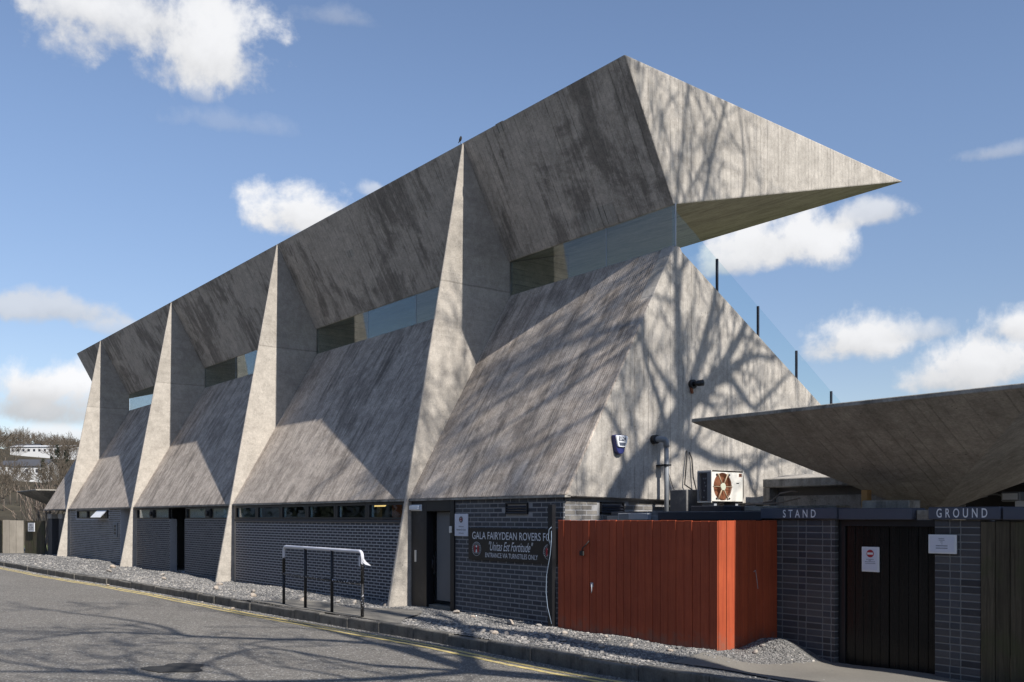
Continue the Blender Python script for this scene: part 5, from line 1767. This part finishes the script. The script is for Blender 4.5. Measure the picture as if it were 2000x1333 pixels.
def background():
    h = MB()
    xs = -np.concatenate([np.linspace(70, 200, 22), np.linspace(212, 620, 30)])
    grid(h, xs[::-1], np.linspace(-240, 420, 70), hill_z)
    h.build('hillside', M['hill'], kind='structure', merge=False)

    rd = random.Random(3)
    # house rows on the hill: at fwd distance along a view direction
    def at(px, fwd):
        r = (px - 1000) / FPX
        right = r * fwd
        return ((-FPX * fwd + AX * right) / NN, (AX * fwd + FPX * right) / NN)

    def house(name, label, cx, cy, z, L, D, H, rot, nwin, roofmat, roofh=1.6):
        if cx > -600 and label[:16] != 'white house over':
            z = float(hill_z(cx, cy)) - .2
        t = thing(name, label, 'house', (cx, cy, z), 'white houses on the hillside')
        c_, s_ = math.cos(rot), math.sin(rot)
        W = lambda u, v, w: (cx + u * c_ - v * s_, cy + u * s_ + v * c_, z + w)
        b = MB()
        q = [(-L / 2, -D / 2), (L / 2, -D / 2), (L / 2, D / 2), (-L / 2, D / 2)]
        for i in range(4):
            u, v = q[i], q[(i + 1) % 4]
            b.poly([W(*u, -2), W(*v, -2), W(*v, H), W(*u, H)])
        b.poly([W(-L / 2, -D / 2, H), W(-L / 2, D / 2, H), W(-L / 2, 0, H + roofh)][::-1]); b.poly([W(L / 2, -D / 2, H), W(L / 2, D / 2, H), W(L / 2, 0, H + roofh)])
        b.build('wall', M['harl'], t)
        b = MB()
        b.poly([W(-L / 2 - .3, -D / 2 - .3, H - .05), W(L / 2 + .3, -D / 2 - .3, H - .05), W(L / 2 + .3, 0, H + roofh + .08), W(-L / 2 - .3, 0, H + roofh + .08)])
        b.poly([W(-L / 2 - .3, D / 2 + .3, H - .05), W(L / 2 + .3, D / 2 + .3, H - .05), W(L / 2 + .3, 0, H + roofh + .08), W(-L / 2 - .3, 0, H + roofh + .08)][::-1])
        b.build('roof', roofmat, t)
        for i in range(nwin):
            u = -L / 2 + L * (i + .5) / nwin
            for zz in ([H * .55] if H < 3.5 else [H * .22, H * .68]):
                b = MB()
                b.poly([W(u - .3, -D / 2 - .04, zz), W(u + .3, -D / 2 - .04, zz), W(u + .3, -D / 2 - .04, zz + .6), W(u - .3, -D / 2 - .04, zz + .6)])
                b.build('window', M['blueblack'], t)

    vdir = math.atan2(FPX, AX)
    # long terrace
    cx, cy = at(92, 245)
    house('house_terrace', 'long white terrace high on the wooded hillside', cx, cy, 14.3, 15.5, 7, 2.7, vdir - .06, 11, M['harl'], .5)
    cx, cy = at(58, 262)
    house('house', 'pale house just above the long white terrace', cx, cy, 17.2, 6.0, 7, 1.8, vdir - .06, 4, M['slate'], .8)
    cx, cy = at(70, 172)
    house('house', 'white house with dark slate roof lower on the hillside', cx, cy, 6.9, 5.4, 7, 2.6, vdir + .05, 3, M['slate'], 1.3)
    cx, cy = at(24, 180)
    house('house', 'small white house among trees at the lower left of the hillside', cx, cy, 8.2, 2.6, 5, 1.8, vdir + .1, 2, M['slate'], .9)

    # bare trees standing on the hill, near ones as trees, the far wood as one mass
    protos = []
    for v in range(3):
        tr, tw = MB(), MB()
        r2 = random.Random(20 + v)
        tr.tube([(0, 0, -.3), (.05, 0, 1.2), (0, .1, 2.4)], [.16, .12, .09], 6)
        for k_ in range(5):
            a = 2 * math.pi * k_ / 5 + v
            branchy(tw, (0, 0, 1.2 + .25 * k_), (math.cos(a) * .8, math.sin(a) * .8, .9), 2.0, .07, 4, 4, .6, .22, r2, .2, (2, 3), .5, .02)
        a_ = tr.build('trunk', M['bark'], None, merge=False)
        b_ = tw.build('crown', M['dry_twigs'], None, merge=False)
        protos.append((a_.data, b_.data))
        bpy.data.objects.remove(a_); bpy.data.objects.remove(b_)
    TS = 0.75
    spots = [(8, 95), (20, 110), (33, 120), (98, 128), (110, 112), (108, 126), (118, 140), (12, 140), (28, 150),  (112, 152), (126, 148), (4, 120), (40, 105), (104, 100), (122, 118),
             (10, 200), (30, 205), (112, 200), (124, 190), (132, 205), (118, 215), (134, 180), (142, 190), (128, 225)]
    for i, (px, fw) in enumerate(spots):
        cx, cy = at(px, fw)
        t = thing('bare_tree', 'bare brown tree on the wooded hillside among the white houses', 'tree', (cx, cy, float(hill_z(cx, cy))), 'bare trees on the hillside')
        s_ = rd.uniform(.9, 1.25) * (1.15 if fw > 170 else .95)
        if fw > 170 and px > 105:
            s_ *= 1.15
        s_ *= TS
        t.scale = (s_, s_, s_)
        t.rotation_euler = (0, 0, rd.uniform(0, 6))
        me = protos[i % 3]
        for nm, md in (('trunk', me[0]), ('crown', me[1])):
            o = bpy.data.objects.new(nm, md); COL.objects.link(o); o.parent = t
    cx, cy = at(-172, 60)
    t = thing('bare_tree', 'tall bare tree at the picture edge, its twigs just in view', 'tree', (cx, cy, -.2))
    t.scale = (1.75, 1.75, 1.75)
    for nm, md in (('trunk', protos[1][0]), ('crown', protos[1][1])):
        o = bpy.data.objects.new(nm, md); COL.objects.link(o); o.parent = t
    # conifers
    for i, (px, fw, hgt) in enumerate(((84, 160, 4.5), (112, 178, 6.0), (128, 170, 5.5), (100, 182, 3.5))):
        cx, cy = at(px, fw)
        z = float(hill_z(cx, cy))
        t = thing('conifer', 'dark evergreen among the bare trees near the white houses', 'tree', (cx, cy, z), 'evergreens on the hillside')
        b = MB(); b.tube([(cx, cy, z - .3), (cx, cy, z + hgt * .5)], .12, 6); b.build('trunk', M['bark'], t)
        b = MB()
        for k_ in range(260):
            u = rd.random() ** .7
            a = rd.uniform(0, 6.28)
            rr = (1 - u) * hgt * .28 * rd.uniform(.5, 1.1)
            c = Vector((cx + rr * math.cos(a), cy + rr * math.sin(a), z + .3 + u * hgt))
            s1 = rd.uniform(.15, .35)
            n1 = Vector((rd.uniform(-1, 1), rd.uniform(-1, 1), rd.uniform(-1, 1))) * s1
            n2 = Vector((rd.uniform(-1, 1), rd.uniform(-1, 1), rd.uniform(-1, 1))) * s1
            b.poly([c - n1, c + n2, c + n1])
        b.build('crown', M['conifer'], t, merge=False)
    # far wood along the crest
    vs, fs, base = [], [], 0
    pm = []
    for me in protos:
        n = len(me[1].vertices)
        co = np.empty(n * 3); me[1].vertices.foreach_get('co', co)
        pm.append((co.reshape(-1, 3), [tuple(p.vertices) for p in me[1].polygons]))
    for i in range(150):
        px = rd.uniform(-60, 240)
        fw = rd.uniform(258, 345)
        cx, cy = at(px, fw)
        co, pf = pm[rd.randrange(3)]
        s_ = rd.uniform(.8, 1.15)
        a = rd.uniform(0, 6.28)
        R = np.array([[math.cos(a), -math.sin(a), 0], [math.sin(a), math.cos(a), 0], [0, 0, 1]])
        q = (co * s_) @ R.T + np.array([cx, cy, float(hill_z(cx, cy)) - 1.0])
        vs.append(q)
        fs.extend([tuple(v + base for v in f) for f in pf])
        base += len(q)
    me = bpy.data.meshes.new('woodland')
    me.from_pydata(np.concatenate(vs).tolist(), [], fs)
    me.materials.append(M['dry_twigs'])
    o = bpy.data.objects.new('woodland', me)
    COL.objects.link(o)
    tag(o, 'brown leafless wood along the crest of the hill', 'woodland', kind='stuff')

    house('house', 'white house over the road, seen only mirrored in the club windows', -62, -17, 0, 40, 8, 5.5, math.pi, 8, M['slate'], 2.0)
    # unseen valley sides behind the photographer and beyond the gateway, added to cut skylight
    v = MB()
    grid(v, np.linspace(-260, 160, 60), np.linspace(-120, -12, 24), lambda X, Y: np.interp(-Y, [12, 20, 40, 120], [-.4, 5.5, 14, 30]) + 1.2 * np.sin(X * .11) * np.sin(Y * .13) - .3)
    v.build('hillside', M['hill'], kind='structure', merge=False)
    v = MB()
    grid(v, np.linspace(20, 140, 24), np.linspace(-14, 120, 40), lambda X, Y: np.interp(X, [20, 30, 60, 140], [-.5, 2.5, 8, 20]) + 1.2 * np.sin(Y * .13) * np.sin(X * .1) - .3)
    v.build('hillside', M['hill'], kind='structure', merge=False)
    # unseen evergreen mass across the road, added to block skylight on the street side
    def belt(n_, xr, yr, h, label):
        mb = MB()
        r3 = random.Random(n_)
        lumps = [(r3.uniform(*xr), r3.uniform(*yr), r3.uniform(.65, 1) * h) for _ in range(max(8, n_ // 160))]
        for _ in range(n_):
            cx, cy, hh = lumps[r3.randrange(len(lumps))]
            u = r3.random()
            rr = 3.2 * (1 - u * .75) * r3.random() ** .5
            a = r3.uniform(0, 6.28)
            c = Vector((cx + rr * math.cos(a), cy + rr * math.sin(a), hh * (.04 + .96 * u)))
            e = lambda: Vector((r3.uniform(-1, 1), r3.uniform(-1, 1), r3.uniform(-1, 1))) * .4
            mb.poly([c + e(), c + e(), c + e()])
        o = mb.build('skylight_blocker_belt', M['conifer'], merge=False)
        tag(o, label, 'woodland', kind='stuff')
    belt(24000, (-75, 22), (-18, -10), 10, 'unseen evergreen belt added across the road to block skylight')
    # bare shrub behind the far fence
    for i, (sx, sy, hh) in enumerate(((-49.0, 10.2, 2.9), (-51.8, 10.5, 3.2))):
        t = thing('bare_shrub', ['pale twiggy leafless shrub behind the sunlit board fence', 'twiggy leafless shrub at the picture edge behind the dark board fence'][i], 'shrub', (sx, sy, 0))
        r2 = random.Random(40 + i)
        b = MB()
        for k_ in range(9):
            a = r2.uniform(0, 6.28)
            branchy(b, (sx + .1 * math.cos(a), sy + .1 * math.sin(a), 0), (.35 * math.cos(a), .35 * math.sin(a), 1), hh * .42, .03, 3, 4, .5, .3, r2, .12, (2, 3), .5, .008)
        b.build('stems', M['twig'], t, merge=False)


background()


# ------------------------------------------------------------------ loose stone
def ico():
    p = (1 + 5 ** .5) / 2
    v = np.array([(-1, p, 0), (1, p, 0), (-1, -p, 0), (1, -p, 0), (0, -1, p), (0, 1, p), (0, -1, -p), (0, 1, -p), (p, 0, -1), (p, 0, 1), (-p, 0, -1), (-p, 0, 1)], float)
    v /= np.linalg.norm(v[0])
    f = np.array([(0, 11, 5), (0, 5, 1), (0, 1, 7), (0, 7, 10), (0, 10, 11), (1, 5, 9), (5, 11, 4), (11, 10, 2), (10, 7, 6), (7, 1, 8), (3, 9, 4), (3, 4, 2), (3, 2, 6), (3, 6, 8), (3, 8, 9), (4, 9, 5), (2, 4, 11), (6, 2, 10), (8, 6, 7), (9, 8, 1)])
    return v, f


IV, IF = ico()


def gravel(n, xr, size, keep, name):
    xs = rng.uniform(xr[0], xr[1], n)
    # denser towards the viewer
    t_ = rng.uniform(0, 1, n)
    ys = ky(xs) + .14 + t_ * (9.55 - ky(xs) - .14)
    k_ = keep(xs, ys) > rng.uniform(0, 1, n)
    xs, ys = xs[k_], ys[k_]
    n = len(xs)
    s = rng.uniform(size[0], size[1], n) * (1 + (rng.uniform(0, 1, n) > .93) * .8)
    V = IV[None] * (1 + rng.uniform(-.3, .3, (n, 12, 1)))
    V = V * np.stack([s * rng.uniform(.8, 1.4, n), s * rng.uniform(.7, 1.2, n), s * rng.uniform(.45, .8, n)], -1)[:, None, :]
    a = rng.uniform(0, 6.28, n)
    c, si = np.cos(a), np.sin(a)
    X = V[..., 0] * c[:, None] - V[..., 1] * si[:, None]
    Y = V[..., 0] * si[:, None] + V[..., 1] * c[:, None]
    Z = V[..., 2] + (gz(xs, ys) + s * .05)[:, None]
    P = np.stack([X + xs[:, None], Y + ys[:, None], Z], -1).reshape(-1, 3)
    F = (IF[None] + (np.arange(n) * 12)[:, None, None]).reshape(-1, 3)
    me = bpy.data.meshes.new(name)
    me.vertices.add(len(P)); me.vertices.foreach_set('co', P.astype(np.float32).ravel())
    me.loops.add(F.size); me.loops.foreach_set('vertex_index', F.astype(np.int32).ravel())
    me.polygons.add(len(F)); me.polygons.foreach_set('loop_start', np.arange(0, F.size, 3, dtype=np.int32)); me.polygons.foreach_set('loop_total', np.full(len(F), 3, dtype=np.int32))
    me.update()
    me.validate()
    me.materials.append(M['stone'])
    o = bpy.data.objects.new(name, me)
    COL.objects.link(o)
    o['kind'] = 'stuff'
    return o


def keep(x, y):
    w = np.ones_like(x)
    top = 8.05 + .55 * sst(-15.4, -14.2, x) * (1 - sst(-13.6, -12.6, x))
    path = sst(-17.6, -16.6, x) * (1 - sst(-13.2, -12.3, x)) * (1 - sst(top - .15, top + .1, y))
    w = w * (1 - .95 * path)
    w = w * (1 - .97 * sst(-7.25, -6.75, x) * (1 - np.exp(-((x + 7.0) / .5) ** 2 - ((y - 9.5) / .5) ** 2)) )
    inside = (x > -10.16) & (x < -7.26) & (y > 8.69)
    w = np.where(inside, 0, w)
    w = w * (.35 + .65 * sst(0.05, .5, y - ky(x)))
    w = w * (.45 + .55 * (np.sin(x * 1.9 + y * 2.3) * np.sin(x * .8 - y * 3.1) > -.35))
    return w


gravel(42000, (-14.5, -5.5), (.006, .014), keep, 'gravel')
gravel(32000, (-27, -14.5), (.007, .019), keep, 'gravel')
gravel(16000, (-45, -27), (.010, .027), keep, 'gravel')

def grit(n):
    xs = rng.uniform(-40, -5, n)
    o_ = np.abs(rng.normal(0, .10, n))
    ys = ky(xs) - .012 - o_
    s_ = rng.uniform(.004, .012, n) * (1 + np.clip(-xs - 10, 0, 30) * .03)
    V = IV[None] * (1 + rng.uniform(-.3, .3, (n, 12, 1))) * (s_[:, None, None] * np.array([1.2, 1, .6]))
    P = (V + np.stack([xs, ys, road_z(xs, ys) + s_ * .3], -1)[:, None, :]).reshape(-1, 3)
    F = (IF[None] + (np.arange(n) * 12)[:, None, None]).reshape(-1, 3)
    me = bpy.data.meshes.new('gutter_grit')
    me.from_pydata(P.tolist(), [], F.tolist())
    me.materials.append(M['stone'])
    o = bpy.data.objects.new('gutter_grit', me)
    COL.objects.link(o)
    o['kind'] = 'stuff'


grit(5000)


def scatter(name, n, pick, zf, s0, s1, mat):
    xs, ys = pick(n)
    s_ = rng.uniform(s0, s1, len(xs)) ** 1.0
    V = IV[None] * (1 + rng.uniform(-.32, .32, (len(xs), 12, 1))) * (s_[:, None, None] * np.array([1.25, 1, .6]))
    a = rng.uniform(0, 6.28, len(xs))
    c, si = np.cos(a)[:, None], np.sin(a)[:, None]
    V = np.stack([V[..., 0] * c - V[..., 1] * si, V[..., 0] * si + V[..., 1] * c, V[..., 2]], -1)
    P = (V + np.stack([xs, ys, zf(xs, ys) + s_ * .25], -1)[:, None, :]).reshape(-1, 3)
    F = (IF[None] + (np.arange(len(xs)) * 12)[:, None, None]).reshape(-1, 3)
    me = bpy.data.meshes.new(name)
    me.from_pydata(P.tolist(), [], F.tolist())
    me.materials.append(mat)
    o = bpy.data.objects.new(name, me)
    COL.objects.link(o)
    o['kind'] = 'stuff'


def pick_kerb(n):
    xs = rng.uniform(-24, -6.2, n)
    xs = xs[np.sin(xs * 2.3) + np.sin(xs * 5.9 + 1) > rng.uniform(-1.6, .6, n)]
    return xs, ky(xs) + .12 * rng.uniform(.25, 1.2, len(xs)) ** .6


def pick_rubble(n):
    xs = np.concatenate([rng.normal(-10.0, 1.3, n // 2), rng.uniform(-26, -7, n // 2)])
    ys = ky(xs) + .2 + np.abs(rng.normal(0, .55, len(xs)))
    k_ = (ys < 8.65) & (xs < -7.3) & ~((xs > -17) & (xs < -12.8) & (ys < 8.3))
    return xs[k_], ys[k_]


scatter('kerb_grit', 2600, pick_kerb, lambda x_, y_: np.zeros_like(x_), .004, .011, M['stone'])
scatter('rubble', 900, pick_rubble, gz, .014, .034, M['pale_rubble'])
# single larger stones
proto_meshes = []
for v in range(5):
    b = MB()
    V = IV * (1 + np.random.default_rng(v).uniform(-.28, .28, (12, 1))) * np.array([1.2, .9, .62])
    for f_ in IF:
        b.poly([tuple(V[i]) for i in f_])
    o = b.build('stone_source', M['buff'])
    bm = bmesh.new(); bm.from_mesh(o.data)
    bmesh.ops.subdivide_edges(bm, edges=bm.edges, cuts=1, use_grid_fill=True, smooth=.5)
    bm.to_mesh(o.data); bm.free()
    proto_meshes.append(o.data)
    bpy.data.objects.remove(o)
STONES = [(-10.6, 7.72, .07), (-10.45, 7.78, .055), (-10.3, 7.7, .06), (-10.15, 7.80, .065), (-9.9, 7.85, .05), (-10.9, 7.75, .05), (-9.3, 7.75, .055), (-9.1, 7.9, .06), (-8.75, 7.85, .05), (-8.5, 8.0, .06), (-8.3, 8.3, .05),
          (-9.6, 8.35, .05), (-8.9, 8.45, .05), (-7.7, 8.35, .045), (-12.9, 8.85, .08), (-11.3, 8.75, .085), (-12.2, 8.7, .06), (-10.75, 8.85, .07), (-16.6, 7.9, .09), (-16.0, 8.3, .08), (-18.2, 7.55, .10), (-17.4, 8.2, .07), (-19.5, 8.1, .08),
          (-15.9, 8.6, .09), (-14.9, 8.7, .08), (-20.6, 7.7, .09), (-22.0, 8.3, .10), (-24.5, 7.8, .10), (-26.5, 8.4, .12), (-28.8, 7.6, .11), (-31.0, 8.3, .12), (-17.5, 6.85, .06), (-19.2, 6.88, .05), (-25.5, 6.7, .07), (-6.98, 9.02, .055), (-7.02, 9.2, .04), (-46.5, 7.4, .25)]
for i, (sx, sy, s_) in enumerate(STONES):
    o = bpy.data.objects.new('stone', proto_meshes[i % 5])
    COL.objects.link(o)
    z = float(gz(sx, sy)) if sy > ky(sx) else float(road_z(sx, sy))
    o.location = (sx, sy, z + s_ * .38)
    s2 = s_ * random.uniform(.55, .85)
    o.scale = (s2, s2 * random.uniform(.8, 1.1), s2 * random.uniform(.8, 1.1))
    o.rotation_euler = (random.uniform(-.3, .3), random.uniform(-.3, .3), random.uniform(0, 6))
    tag(o, 'pale buff stone lying loose by the kerb or on the gravel', 'stone', 'loose stones on the pavement')
